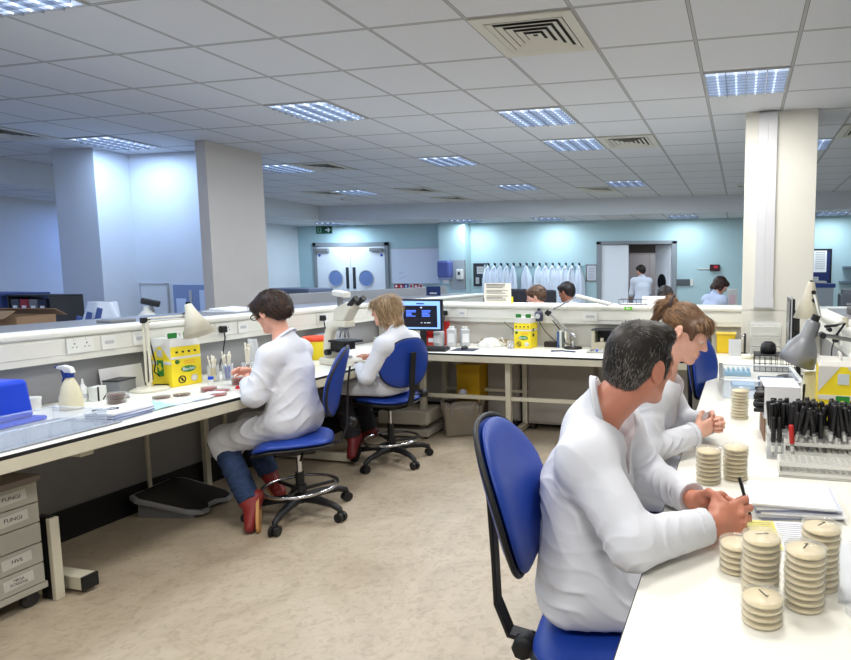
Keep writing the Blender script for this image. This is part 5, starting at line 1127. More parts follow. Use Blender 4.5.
# ------------------------------------------------------------------ people: smooth implicit bodies meshed with surface nets
F32 = np.float32
def A(*v): return np.array(v, F32)
def nrm(v): v = np.asarray(v, F32); return v/max(1e-9, np.linalg.norm(v))
def smin(a, b, k):
    if k <= 0: return np.minimum(a, b)
    h = np.clip(.5+.5*(b-a)/k, 0, 1); return b+(a-b)*h-k*h*(1-h)
def smax(a, b, k): return -smin(-a, -b, k)
class Sdf:
    def __init__(s): s.ops = []; s.warp = []
    def cap(s, a, b, ra, rb, k=.02, w=None, ratio=1.0, sub=False):
        s.ops.append(('c', np.asarray(a, F32), np.asarray(b, F32), ra, rb, k, None if w is None else nrm(w), ratio, sub)); return s
    def ell(s, c, r, k=.02, fr=None, sub=False):
        s.ops.append(('e', np.asarray(c, F32), np.asarray(r, F32), k, fr, sub)); return s
    def plane(s, p, n, k=.004):     # keeps the side opposite to n
        s.ops.append(('p', np.asarray(p, F32), nrm(n), k)); return s
    def cut(s, p, n, c, rad, k=.003):   # plane cut limited to a ball
        s.ops.append(('q', np.asarray(p, F32), nrm(n), np.asarray(c, F32), rad, k)); return s
    def group(s, other, k=.01): s.ops.append(('g', other, k)); return s
    def __call__(s, P):
        d = None
        for o in s.ops:
            t = o[0]
            if t == 'c':
                _, a, b, ra, rb, k, w, ratio, sub = o
                Q = P
                if w is not None: Q = P+((P-a)@w)[:, None]*((1/ratio-1)*w)[None, :]
                ba = b-a; L = max(1e-9, float(ba@ba)); tt = np.clip(((Q-a)@ba)/L, 0, 1)
                x = np.linalg.norm(Q-a-tt[:, None]*ba, axis=1)-(ra+(rb-ra)*tt)
                if d is None: d = x
                else: d = smax(d, -x, k) if sub else smin(d, x, k)
            elif t == 'e':
                _, c, r, k, fr, sub = o
                q = P-c
                if fr is not None: q = q@fr.T
                k0 = np.linalg.norm(q/r, axis=1); k1 = np.linalg.norm(q/(r*r), axis=1)+1e-6
                x = k0*(k0-1)/k1
                if d is None: d = x
                else: d = smax(d, -x, k) if sub else smin(d, x, k)
            elif t == 'p':
                d = smax(d, (P-o[1])@o[2], o[3])
            elif t == 'q':
                _, p, n, c, rad, k = o
                x = (P-p)@n; y = np.linalg.norm(P-c, axis=1)-rad
                d = smax(d, -smax(-x, y, .0), k)
            elif t == 'g':
                x = o[1](P); d = x if d is None else smin(d, x, o[2])
        for w in s.warp: d = d-w(P)
        return d.astype(F32)
    def bounds(s, pad=.03):
        lo = []; hi = []
        for o in s.ops:
            if o[0] == 'c' and not o[8]:
                q = o[7] if o[6] is not None else 1
                r = max(o[3], o[4])*max(q, 1)
                lo += [np.minimum(o[1], o[2])-r]; hi += [np.maximum(o[1], o[2])+r]
            elif o[0] == 'e' and not o[5]:
                r = max(o[2]); lo += [o[1]-r]; hi += [o[1]+r]
            elif o[0] == 'g':
                a, b = o[1].bounds(0); lo.append(a); hi.append(b)
        return np.min(lo, 0)-pad, np.max(hi, 0)+pad
EDG = [(a, b) for a in range(8) for b in range(a+1, 8) if bin(a ^ b).count('1') == 1]
def mesh_sdf(f, h, pad=.03):
    lo, hi = f.bounds(pad); B = 8
    nb = np.ceil((hi-lo)/(h*B)).astype(int)+1; n = nb*B
    g = np.stack(np.meshgrid(*[np.arange(k) for k in nb], indexing='ij'), -1).reshape(-1, 3)
    cen = (lo+(g*B+B/2-.5)*h).astype(F32)
    dc = np.concatenate([f(cen[i:i+200000]) for i in range(0, len(cen), 200000)])
    act = np.abs(dc) < B*h*.87*1.25+2*h
    vol = np.repeat(np.repeat(np.repeat(np.where(dc < 0, -1, 1).astype(F32).reshape(nb), B, 0), B, 1), B, 2)
    loc = np.stack(np.meshgrid(*[np.arange(B)]*3, indexing='ij'), -1).reshape(-1, 3)
    ga = g[act]
    for i in range(0, len(ga), 400):
        q = (ga[i:i+400, None, :]*B+loc[None]).reshape(-1, 3)
        vol[q[:, 0], q[:, 1], q[:, 2]] = f((lo+q*h).astype(F32))
    V = vol < 0
    c = np.zeros(tuple(n-1), np.uint8)
    for k in range(8):
        x, y, z = k & 1, (k >> 1) & 1, k >> 2
        c += V[x:n[0]-1+x, y:n[1]-1+y, z:n[2]-1+z]
    I = np.argwhere((c > 0) & (c < 8))
    val = np.stack([vol[I[:, 0]+(k & 1), I[:, 1]+((k >> 1) & 1), I[:, 2]+(k >> 2)] for k in range(8)], 1)
    acc = np.zeros((len(I), 3)); cnt = np.zeros(len(I))
    for a, b in EDG:
        va, vb = val[:, a], val[:, b]; m = (va < 0) != (vb < 0)
        t = np.where(m, va/np.where(m, va-vb, 1), 0)
        pa = np.array([a & 1, (a >> 1) & 1, a >> 2]); pb = np.array([b & 1, (b >> 1) & 1, b >> 2])
        acc += m[:, None]*(pa+t[:, None]*(pb-pa)); cnt += m
    vert = lo+(I+acc/cnt[:, None])*h
    idx = np.full(tuple(n-1), -1, np.int32); idx[I[:, 0], I[:, 1], I[:, 2]] = np.arange(len(I))
    Q = []
    for ax in range(3):
        sl0 = [slice(1, n[k]-1) for k in range(3)]; sl0[ax] = slice(0, n[ax]-1)
        sl1 = list(sl0); sl1[ax] = slice(1, n[ax])
        a = V[tuple(sl0)]; b = V[tuple(sl1)]
        e = np.argwhere(a != b)
        off = np.array([1, 1, 1]); off[ax] = 0
        e2 = e+off; fl = a[e[:, 0], e[:, 1], e[:, 2]]
        u, v = [(1, 2), (2, 0), (0, 1)][ax]
        def G(du, dv):
            k = e2.copy(); k[:, u] -= du; k[:, v] -= dv
            return idx[k[:, 0], k[:, 1], k[:, 2]]
        q = np.stack([G(1, 1), G(0, 1), G(0, 0), G(1, 0)], 1)
        q[~fl] = q[~fl][:, ::-1]
        Q.append(q)
    Q = np.concatenate(Q); Q = Q[(Q >= 0).all(1)]
    return vert, Q
def to_obj(name, vert, Q, m, parent, origin):
    me = bpy.data.meshes.new(name)
    v = (vert-np.asarray(origin)).astype(F32)
    me.vertices.add(len(v)); me.vertices.foreach_set('co', v.ravel())
    me.loops.add(Q.size); me.loops.foreach_set('vertex_index', Q.astype(np.int32).ravel())
    me.polygons.add(len(Q)); me.polygons.foreach_set('loop_start', np.arange(0, Q.size, 4, dtype=np.int32))
    try: me.polygons.foreach_set('loop_total', np.full(len(Q), 4, np.int32))
    except Exception: pass
    me.polygons.foreach_set('use_smooth', np.ones(len(Q), bool))
    me.update(calc_edges=True); me.validate()
    me.materials.append(m)
    o = bpy.data.objects.new(name, me); COL.objects.link(o); o.parent = parent
    return o
def keep_main(vert, Q):
    """drop tiny loose crumbs so a surface stays one continuous piece"""
    n = len(vert); lab = np.arange(n)
    for _ in range(400):
        m = lab[Q].min(1); new = lab.copy()
        for k in range(4): np.minimum.at(new, Q[:, k], m)
        new = new[new]
        if (new == lab).all(): break
        lab = new
    u, c = np.unique(lab, return_counts=True); good = u[c.argmax()]
    keep = lab == good; re_ = np.cumsum(keep)-1
    Q = Q[keep[Q].all(1)]
    return vert[keep], re_[Q]

def ridge(d1, f1, d2, f2, amp, ph, mask=None):
    d1, d2 = nrm(d1), nrm(d2); d3 = np.cross(d1, d2)
    def w(P):
        u, v, t = P@d1, P@d2, P@d3
        wob = 1.5*np.sin(v*f2+ph*2.1+.8*np.sin(t*f2*1.3))+1.2*np.sin(t*f2*1.7+ph+u*f1*.21)+.8*np.sin(v*f2*2.3+t*f2*.9+1.7*ph)
        q = np.sin(u*f1+ph+wob)
        gate = .35+.65*(.5+.5*np.sin(v*f2*1.6+u*f1*.37+ph*3.3))*(.5+.5*np.sin(t*f2*1.9-u*f1*.23+ph))*2
        r = amp*gate*((1-np.abs(q))**1.6-.28)
        if mask is not None:
            c, s_ = mask; r = r*np.exp(-((P-np.asarray(c, F32))**2).sum(1)/(s_*s_))
        return r.astype(F32)
    return w

def frame(f, up=(0, 0, 1)):
    f = nrm(f); r = nrm(np.cross(f, nrm(up))); u = np.cross(r, f); return np.stack([r, f, u]).astype(F32)   # rows: right, forward, up

def add_hand(S_, wrist, fwd, palm, side, curl=(.5, .7, .5), s=1.0, thumb=(.55, .55), spread=.0, curls=None):
    """palm: direction the palm faces; side: towards the thumb"""
    f = nrm(fwd); p = nrm(np.asarray(palm, F32)-f*float(np.dot(palm, f))); t = np.cross(p, f); t = t if np.dot(t, side) > 0 else -t
    W = np.asarray(wrist, F32)
    pos = lambda a, b, c: W+s*(a*f+b*t+c*p)
    H = Sdf()
    H.cap(pos(-.012, 0, 0), pos(.012, 0, 0), .024*s, .026*s, .01, w=t, ratio=1.15)
    H.cap(pos(.02, .020, .004), pos(.078, .026, 0), .016*s, .0125*s, .014)
    H.cap(pos(.02, .004, .002), pos(.084, .008, -.003), .016*s, .013*s, .012)
    H.cap(pos(.02, -.010, .002), pos(.080, -.011, -.002), .016*s, .0125*s, .012)
    H.cap(pos(.02, -.022, .005), pos(.070, -.029, 0), .016*s, .0115*s, .012)
    H.ell(pos(.03, .024, .014), A(.020, .020, .018)*s, .014)
    base = [(.082, .027, .0), (.088, .0085, -.002), (.083, -.011, -.001), (.073, -.029, .0)]
    lens = [(.042, .025, .021), (.046, .029, .022), (.043, .027, .021), (.034, .021, .019)]
    rad = [.0092, .0096, .0090, .0080]
    for i in range(4):
        cu = curls[i] if curls else curl
        b = pos(*base[i]); ang = 0.0; a = b
        lat = nrm(f+t*spread*(1.5-i)*.12)
        for k in range(3):
            ang += cu[k]
            d = lat*math.cos(ang)+p*math.sin(ang)
            e = a+d*lens[i][k]*s
            H.cap(a, e, rad[i]*s*(1-.06*k), rad[i]*s*(1-.06*k-.08), .0025 if k else .0045)
            H.ell(a-p*math.cos(ang)*.001, A(1, 1, 1)*rad[i]*1.06*s, .003)
            a = e
    a = pos(.022, .030, .012)
    d1 = nrm(f*.75+t*.62+p*.35); d2 = nrm(f*(.9-thumb[0]*.3)+t*(.25-.5*thumb[0])+p*(.2+.5*thumb[1])); d3 = nrm(f*.85+t*(-.1-.5*thumb[0])+p*(.25+.4*thumb[1]))
    for d, L, r in ((d1, .040, .0125), (d2, .034, .0108), (d3, .026, .0095)):
        e = a+d*L*s; H.cap(a, e, r*s, r*.92*s, .006); a = e
    S_.group(H, .008); return H

def head_ops(S_, c, fr, sc=1.0, female=False, neck_to=None, neck_r=.055):
    c = np.asarray(c, F32); T = lambda x, y, z: c+sc*(x*fr[0]+y*fr[1]+z*fr[2])
    S_.ell(T(0, -.014, .030), A(.074, .094, .080)*sc, .02, fr)
    S_.ell(T(0, .030, -.030), A(.060, .062, .082)*sc, .03, fr)
    jr = .012 if female else .015
    for q in (-1, 1):
        S_.cap(T(q*.056, -.008, -.045), T(q*.016, .068, -.097), jr*sc, jr*sc, .03)
        S_.ell(T(q*.042, .056, -.018), A(.022, .022, .018)*sc, .02, fr)
    S_.ell(T(0, .076, -.098), A(.020, .018, .016)*sc, .02, fr)
    S_.cap(T(-.032, .078, .022), T(.032, .078, .022), .012*sc, .012*sc, .02)
    for q in (-1, 1): S_.ell(T(q*.031, .100, .002), A(.019, .016, .012)*sc, .012, fr, sub=True)
    for q in (-1, 1): S_.ell(T(q*.031, .0815, .004), A(.0150, .0125, .0120)*sc, .004, fr); S_.ell(T(q*.031, .0855, .0085), A(.0145, .0105, .0072)*sc, .003, fr)
    S_.cap(T(0, .086, .012), T(0, .110, -.026), .0075*sc, .0115*sc, .012)
    for q in (-1, 1): S_.ell(T(q*.011, .099, -.031), A(.008, .010, .007)*sc, .006, fr)
    S_.cap(T(-.018, .086, -.058), T(.018, .086, -.058), .0065*sc, .0065*sc, .010)
    S_.ell(T(0, .094, -.058), A(.016, .006, .006)*sc, .006, fr)
    S_.ell(T(0, .092, -.072), A(.017, .008, .007)*sc, .008, fr)
    S_.cap(T(-.021, .099, -.0652), T(.021, .099, -.0652), .0022*sc, .0022*sc, .003, sub=True)
    for q in (-1, 1):
        er = np.stack([nrm(fr[0]+fr[1]*(-.35*q)), nrm(fr[1]+fr[0]*.35*q), fr[2]]).astype(F32)
        S_.ell(T(q*.079, -.012, -.006), A(.008, .020, .032)*sc, .006, er)
        S_.ell(T(q*.088, -.010, -.004), A(.005, .011, .020)*sc, .005, er, sub=True)
        S_.ell(T(q*.078, -.006, -.030), A(.007, .010, .010)*sc, .005, er)
    if neck_to is not None: S_.cap(T(0, -.022, -.06), neck_to, neck_r*sc, neck_r*1.12, .03)
    return T

def make_eyes(T, fr, parent, origin, sc=1.0, down=.35, iris=(70, 52, 40)):
    for q in (-1, 1):
        d = nrm(fr[1]-down*fr[2])
        m = MB()
        c = T(q*.031, .0835, .0010)-np.asarray(origin); r = .0112*sc
        M = Matrix(((fr[0][0], d[0], 0, 0), (fr[0][1], d[1], 0, 0), (fr[0][2], d[2], 0, 0), (0, 0, 0, 1)))
        u = np.cross(fr[0], d)
        for i in range(3): M[i][2] = u[i]
        M = Matrix.Translation(Vector([float(x) for x in c])) @ M @ Matrix.Rotation(-PI/2, 4, 'X')
        prof = [(r*math.sin(a), r*math.cos(a)) for a in [i*PI/14 for i in range(15)]]
        m.lathe(prof[2:], n=16, M=M); m.lathe([(prof[2][0], prof[2][1]), (prof[1][0], prof[1][1]+.0004), (0, r+.0006)], n=16, M=M, mi=1)
        m.build('eye', [mat('eye_white', (222, 216, 210), .25), mat('iris_%d' % iris[0], iris, .2)], parent)

def strands(vert, Q, origin, fr, c, n, L, wid, lift, seed, flow, keepf=None, shade=None, jit=.10):
    """many fine tapered locks lying along the flow on a hair surface"""
    rs = np.random.RandomState(seed)
    a, b, d = vert[Q[:, 0]], vert[Q[:, 1]], vert[Q[:, 2]]
    nn = np.cross(b-a, d-a); ar = np.linalg.norm(nn, axis=1)+1e-12; nn = nn/ar[:, None]
    ii = rs.choice(len(Q), n, p=ar/ar.sum())
    m = MB()
    for i in ii:
        p = vert[Q[i]].mean(0); N = nn[i]
        lp = fr@(p-c).astype(F32)
        if keepf and not keepf(lp): continue
        fl = flow(lp); w = fr.T@np.asarray(fl, F32); w = w-N*float(w@N)
        l = np.linalg.norm(w)
        if l < 1e-4: continue
        w = w/l+rs.normal(0, jit, 3); w = w-N*float(w@N)*.8; w = nrm(w)
        s_ = nrm(np.cross(w, N)); ll = L*rs.uniform(.6, 1.3)
        p0 = p-N*.002
        pts = [p0, p0+w*ll*.4+N*lift*.8, p0+w*ll*.75+N*lift, p0+w*ll+N*lift*.35]
        ws = [wid, wid*.9, wid*.6, .0002]
        vs = []
        for q, x in zip(pts, ws):
            vs += [tuple(q-s_*x-origin), tuple(q+N*x*.7-origin), tuple(q+s_*x-origin)]
        mi = shade(lp, rs) if shade else int(rs.rand() < .4)
        o = len(m.v)
        m.v += [tuple(float(t) for t in v) for v in vs]
        for k in range(3):
            for e in (0, 1):
                m.f.append((o+3*k+e, o+3*k+e+1, o+3*k+e+4, o+3*k+e+3)); m.s.append(True); m.mi.append(mi)
    return m

def join_mesh(o, m):
    """append the lock geometry to a hair object's own mesh"""
    me = o.data; nv = len(me.vertices)
    v = np.zeros(nv*3, F32); me.vertices.foreach_get('co', v)
    q = [tuple(p.vertices) for p in me.polygons]
    new = bpy.data.meshes.new(me.name)
    new.from_pydata([tuple(x) for x in v.reshape(-1, 3)]+m.v, [], q+[tuple(i+nv for i in f) for f in m.f])
    new.polygons.foreach_set('use_smooth', [True]*len(new.polygons)); new.update()
    for x in me.materials: new.materials.append(x)
    new.polygons.foreach_set('material_index', [0]*len(q)+m.mi)
    o.data = new

SKIN = {}
def skin(name, c):
    return mat(name, c, .48, noise=.05, ns=30, bump=.05, bs=600)
CLOTH = mat('lab_coat_cotton', (218, 220, 227), .85, noise=.012, ns=12, bump=.10, bs=700)

def person(label, J, tf, hf, hup, skin_m, voxel, hand_l=None, hand_r=None, female=False, hs=1.0, trousers=None, shoes=None, legs=True, coat_mat=CLOTH, seat=None, coat_warp=(), loose=.0, neck_r=.052, skirt=.8, detail=True, eyes=True, sh_r=.07, back=.105, hem=0, cuff=0, down=.35):
    """J: joints in world metres; tf: torso facing; hf/hup: head facing and up"""
    J = {k: np.asarray(v, F32) for k, v in J.items()}
    org = np.array([J['pel'][0], J['pel'][1], 0], F32)
    root = thing('person', label, 'person', tuple(float(x) for x in org))
    tr = frame(tf); lat = tr[0]; fr = frame(hf, hup)
    # ---- skin
    B = Sdf()
    T = head_ops(B, J['hd'], fr, hs, female, J['nk'], neck_r)
    B.cap(J['nk'], J['chest'], .05, .075, .04, w=lat, ratio=1.3)
    B.cap(J['chest'], J['pel'], .085, .09, .05, w=lat, ratio=1.35)
    B.cap(J['ls']-.02*tr[2], J['rs']-.02*tr[2], .038, .038, .03)
    for s_, hd in (('l', hand_l), ('r', hand_r)):
        B.cap(J[s_+'s'], J[s_+'e'], .042, .036, .02); B.cap(J[s_+'e'], J[s_+'w'], .036, .025, .02)
        if hd: add_hand(B, J[s_+'w'], **hd)
        if legs:
            B.cap(J[s_+'h'], J[s_+'k'], .062, .048, .03); B.cap(J[s_+'k'], J[s_+'a'], .046, .034, .02); B.cap(J[s_+'a'], J[s_+'a']*.5+J[s_+'t']*.5, .034, .026, .02)
    v, q = keep_main(*mesh_sdf(B, voxel)); body = to_obj('body', v, q, skin_m, root, org)
    if eyes: make_eyes(T, fr, root, org, hs, down)
    if female and detail:
        for z_, y_, rx_ in ((-.0585, .0955, .015), (-.0725, .0930, .0155)):
            m = MB(); M = Matrix(((fr[0][0], fr[1][0], fr[2][0], 0), (fr[0][1], fr[1][1], fr[2][1], 0), (fr[0][2], fr[1][2], fr[2][2], 0), (0, 0, 0, 1)))
            M = Matrix.Translation(Vector([float(x) for x in (T(0, y_, z_)-org)])) @ M @ Matrix.Diagonal((rx_*hs, .0062*hs, .0052*hs, 1))
            m.lathe([(math.sin(a), math.cos(a)) for a in [i*PI/10 for i in range(11)]], n=18, M=M); m.build('lip', mat('lip_rose', (186, 104, 98), .45), root)
    # ---- coat
    C_ = Sdf(); lz = loose
    C_.cap(J['chest'], J['pel'], back+lz, back+.012+lz, .05, w=lat, ratio=1.42)
    C_.cap(J['nk']*.55+J['chest']*.45, J['chest'], .072, back+lz, .06, w=lat, ratio=1.4)
    C_.cap(J['ls'], J['rs'], sh_r, sh_r, .07)
    nd = nrm(J['hd']-.02*fr[1]-.06*fr[2]-J['nk']); fx = nrm(tr[1]-nd*float(tr[1]@nd)); rx = np.cross(fx, nd)
    C_.cap(J['nk']-.03*tr[2], J['nk']+.075*nd, .092, neck_r*1.12+.016, .045)
    for s_ in 'lr':
        C_.cap(J[s_+'s'], J[s_+'e'], .064+lz, .056+lz, .035)
        C_.cap(J[s_+'e'], J[s_+'w'], .056+lz, .045, .02)
        if legs:
            kk = J[s_+'h']*(1-skirt)+J[s_+'k']*skirt
            C_.cap(J[s_+'h'], kk, .098, .085, .07)
    if legs and hem:
        for s_ in 'lr':
            kk = J[s_+'h']*(1-skirt)+J[s_+'k']*skirt; C_.cap(kk, kk-hem*tr[2], .088, .095, .05)
    if legs and hem:
        for s_ in 'lr':
            kk = J[s_+'h']*(1-skirt)+J[s_+'k']*skirt; d = nrm(J[s_+'k']-J[s_+'h']); d = nrm(A(d[0], d[1], d[2]-.15)); C_.cut(kk+d*.045, d, kk+d*.13, .17, .012)
    C_.cap(J['nk']-.04*tr[2], J['ls'], .082, sh_r, .04); C_.cap(J['nk']-.04*tr[2], J['rs'], .082, sh_r, .04)
    if legs: C_.cap((J['lh']+J['lk'])/2, (J['rh']+J['rk'])/2, .075, .075, .06)
    for s_ in 'lr':
        d = nrm(J[s_+'w']-J[s_+'e']); C_.cut(J[s_+'w']-d*(.012+cuff), d, J[s_+'w']+d*.04, .078)
    cn = nrm(nd+.75*fx); C_.cut(J['nk']+nd*.022+fx*.0, cn, J['nk']+nd*.07, .125, .004)
    C_.cap(J['nk']+fx*.105-.16*tr[2], J['nk']+fx*.085+.0*tr[2], .012, .05, .01, sub=True)
    if seat is not None: C_.plane((0, 0, seat), (0, 0, -1), .02)
    C_.warp = list(coat_warp)
    v, q = keep_main(*mesh_sdf(C_, voxel)); coat = to_obj('lab_coat', v, q, coat_mat, root, org)
    if detail:
        # turned-down collar following the neck opening
        m = MB()
        def cp(u, vv):
            a = R(40)+u*R(280)
            ro = neck_r*1.12+.020+.016*vv
            h0 = .030-.75*ro*math.cos(a)*.8-.020*vv
            return tuple(float(x) for x in (J['nk']-org+nd*h0+(fx*math.cos(a)+rx*math.sin(a))*ro))
        m.grid(cp, 30, 4); m.build('collar', coat_mat, root, solid=.004)
        for s_ in 'lr':
            d = nrm(J[s_+'w']-J[s_+'e']); e = J[s_+'w']-d*(.016+cuff)-org
            MB().tube([tuple(float(x) for x in (e-d*.018)), tuple(float(x) for x in (e+d*.004))], .0475, 24, caps=False, rr=[.0485, .0465]).build('cuff', coat_mat, root, solid=.004)
    # ---- legs
    if legs and trousers:
        L_ = Sdf()
        for s_ in 'lr':
            L_.cap(J[s_+'h'], J[s_+'k'], .086, .070, .03); L_.cap(J[s_+'k'], J[s_+'a'], .070, .060, .03)
        L_.cap(J['lh'], J['rh'], .085, .085, .04)
        for s_ in 'lr':
            d = nrm(J[s_+'a']-J[s_+'k']); L_.cut(J[s_+'a'], d, J[s_+'a']+d*.06, .11)
        if seat is not None: L_.plane((0, 0, seat-.0), (0, 0, -1), .02) if False else None
        for s_ in 'lr': L_.warp.append(ridge(J[s_+'a']-J[s_+'k'], 55, lat, 20, .006, 1.3))
        v, q = keep_main(*mesh_sdf(L_, max(voxel, .006))); to_obj('trousers', v, q, trousers, root, org)
    if legs and shoes:
        for s_ in 'lr':
            a, t = J[s_+'a'], J[s_+'t']; d = nrm(t-a); up = J[s_+'k']-J[s_+'a']; up = nrm(up-d*float(up@d)); sd = np.cross(d, up)
            heel = a-up*.035-d*.03
            H = Sdf(); H.cap(heel, a+up*.02, .036, .042, .02); H.cap(heel+d*.02, t-up*.0, .036, .030, .03, w=sd, ratio=1.25); H.cap(a, t-d*.05, .04, .03, .02)
            v, q = mesh_sdf(H, max(voxel, .006)); sh = to_obj('shoe', v, q, shoes[0], root, org)
            ol = []
            for k in range(24):
                an = 2*PI*k/24; x = .5+.5*math.cos(an); ol.append((.043+0*x, an))
            L0 = float(np.linalg.norm(t-heel))+.065
            m = MB(); cen = (heel+t)/2-up*.036+d*.0
            vs = []
            for zz in (0, 1):
                for k in range(24):
                    an = 2*PI*k/24; p = cen-org+d*(L0/2+.004)*spow(math.cos(an), .8)+sd*.049*spow(math.sin(an), .8)*(1 if math.cos(an) > 0 else .86)+up*(.016*zz)
                    vs.append(tuple(float(x) for x in p))
            m.add(vs, [tuple(range(24))[::-1], tuple(range(24, 48))]+[(k, (k+1) % 24, 24+(k+1) % 24, 24+k) for k in range(24)])
            m.build('sole', shoes[1], sh)
    return dict(root=root, org=org, fr=fr, T=T, J=J, hs=hs, tr=tr)

def hair(pd, ops, m, voxel, warp=(), locks=None, name='hair', light=None):
    """ops(H, T, fr, sc) adds the hair volume in head space"""
    H = Sdf(); ops(H, pd['T'], pd['fr'], pd['hs']); H.warp = list(warp)
    v, q = keep_main(*mesh_sdf(H, voxel, .02))
    o = to_obj(name, v, q, m, pd['root'], pd['org'])
    if light: o.data.materials.append(light)
    if locks: join_mesh(o, strands(v, q, pd['org'], pd['fr'], pd['J']['hd'], **locks))
    return o
def hair_mat(name, c1, c2, ns=60, grey=None):
    if name in MATS: return MATS[name]
    m = mat(name, c1, .5, noise=.0, ns=ns)
    nt = m.node_tree; b = nt.nodes['Principled BSDF']; r = [n for n in nt.nodes if n.type == 'VALTORGB'][0]
    r.color_ramp.elements[0].color = lin(c1)+(1,); r.color_ramp.elements[1].color = lin(c2)+(1,)
    r.color_ramp.elements[0].position = .38; r.color_ramp.elements[1].position = .64
    return m
# ------------------------------------------------------------------ the people
# 1. grey-haired man writing at the right bench
man = dict(hd=(-.288, 1.755, 1.260), nk=(-.405, 1.69, 1.105), chest=(-.43, 1.68, .93), pel=(-.425, 1.63, .665),
           rs=(-.395, 1.52, 1.03), ls=(-.38, 1.865, 1.03), re=(-.245, 1.405, .865), rw=(-.060, 1.572, .862), le=(-.29, 1.95, .85), lw=(-.115, 1.728, .862),
           rh=(-.40, 1.54, .655), lh=(-.40, 1.73, .655), rk=(.02, 1.52, .625), lk=(.02, 1.76, .625), ra=(.04, 1.52, .14), la=(.04, 1.78, .14), rt=(.18, 1.50, .05), lt=(.18, 1.80, .05))
cw = [ridge((.6, 0, .8), 46, (0, 1, .2), 16, .0075, .4, ((-.44, 1.52, .76), .17)), ridge((.35, 0, .94), 60, (0, 1, 0), 14, .007, 1.9, ((-.33, 1.48, .70), .15)),
      ridge((.8, .4, -.4), 80, (0, 1, .5), 22, .0055, 2.2, ((-.25, 1.41, .88), .10)), ridge((.7, .7, .2), 60, (0, 0, 1), 18, .005, 1.2, ((-.16, 1.48, .86), .11)),
      ridge((.2, .5, .8), 36, (1, 0, 0), 12, .004, 3.3, ((-.45, 1.56, .98), .16)), ridge((.6, -.6, .5), 70, (0, 0, 1), 20, .006, .2, ((-.2, 1.86, .86), .12)),
      ridge((.3, .2, .9), 24, (1, .3, 0), 9, .002, 5.1)]
p = person('grey-haired man in white coat writing with a pen at the right bench', man, (1, .02, 0), (.56, .83, -.10), (.17, .02, 1), skin('skin_tanned', (196, 128, 104)), .0036,
           hand_r=dict(fwd=(.72, .69, .03), palm=(-.62, .62, -.42), side=(-.2, .1, 1), curls=[(.30, .75, .5), (.42, .80, .55), (.52, .85, .55), (.62, .85, .55)], thumb=(.45, .6), spread=.5, s=1.16),
           hand_l=dict(fwd=(.86, -.30, .02), palm=(.1, -.95, -.25), side=(0, -.1, 1), curls=[(.35, .5, .3), (.4, .55, .35), (.45, .6, .35), (.5, .6, .4)], thumb=(.3, .4), s=1.08),
           trousers=mat('dark_trousers', (44, 46, 54), .8), shoes=(mat('black_shoe', (24, 22, 22), .4), BLACK), seat=.588, coat_warp=cw, loose=.008, neck_r=.058, hs=1.07, back=.112, cuff=.040)
def h_man(H, T, fr, s):
    H.ell(T(0, -.016, .034), A(.0795, .100, .0855)*s, .02, fr)
    H.ell(T(0, -.060, -.018), A(.066, .050, .062)*s, .03, fr)
    H.ell(T(0, .050, .085), A(.055, .045, .030)*s, .03, fr)
    for q in (-1, 1): H.ell(T(q*.088, -.002, -.015), A(.024, .028, .040)*s, .01, fr, sub=True)
    H.ell(T(0, .115, -.030), A(.10, .072, .085)*s, .012, fr, sub=True)
    for q in (-1, 1): H.cap(T(q*.077, .022, .03), T(q*.076, .020, -.012), .010*s, .006*s, .01)
    H.plane(T(0, -.03, -.082), -fr[2]-.25*fr[1], .012)
HM = hair_mat('hair_near_black', (28, 24, 22), (44, 38, 34), 25); HG = hair_mat('hair_grey', (104, 98, 92), (140, 134, 128), 30)
def wnoise(f, amp, seed):
    rs = np.random.RandomState(seed); K = rs.normal(0, f, (5, 3)).astype(F32); ph = rs.uniform(0, 6, 5)
    def w(P):
        r = 0
        for k, a in zip(K, ph): r = r+np.sin(P@k+a+1.2*np.sin(P@k[[1, 2, 0]]*.6))
        return (amp*r/3).astype(F32)
    return w
hair(p, h_man, HM, .0042, [wnoise(90, .0007, 3)], dict(n=6500, L=.022, wid=.0008, lift=.0022, seed=1, jit=.25, shade=lambda l, rs: int(rs.rand() < (.12+.55*min(1, max(0, (.055-l[2])/.09)))), flow=lambda l: (l[0]*1.2, .25 if l[2] > .08 else -.25, -1.0 if l[2] < .075 else -.2)), light=HG)
# pen held between thumb and fingers
r = thing('pen', 'black pen in the writing hand of the grey-haired man', 'pen', (.020, 1.705, .895)); r.rotation_euler = (-.10, -.30, 0)
MB().cyl((0, 0, -.055), (0, 0, .055), .0048, n=10).build('barrel', BLACK, r); MB().cyl((0, 0, -.075), (0, 0, -.055), .001, .0042, n=10).build('tip', STEEL, r); MB().box((.005, 0, .035), (.002, .003, .035)).build('clip', STEEL, r)
r = thing('wedding_ring', 'thin silver ring on the writing hand', 'ring', (.020, 1.655, .862)); 
MB().tube([(.0105*math.cos(a*PI/10), .0105*math.sin(a*PI/10), 0) for a in range(20)], .0016, 6, closed=True, M=Matrix.Rotation(R(60), 4, 'Y')).build('band', CHROME, r)

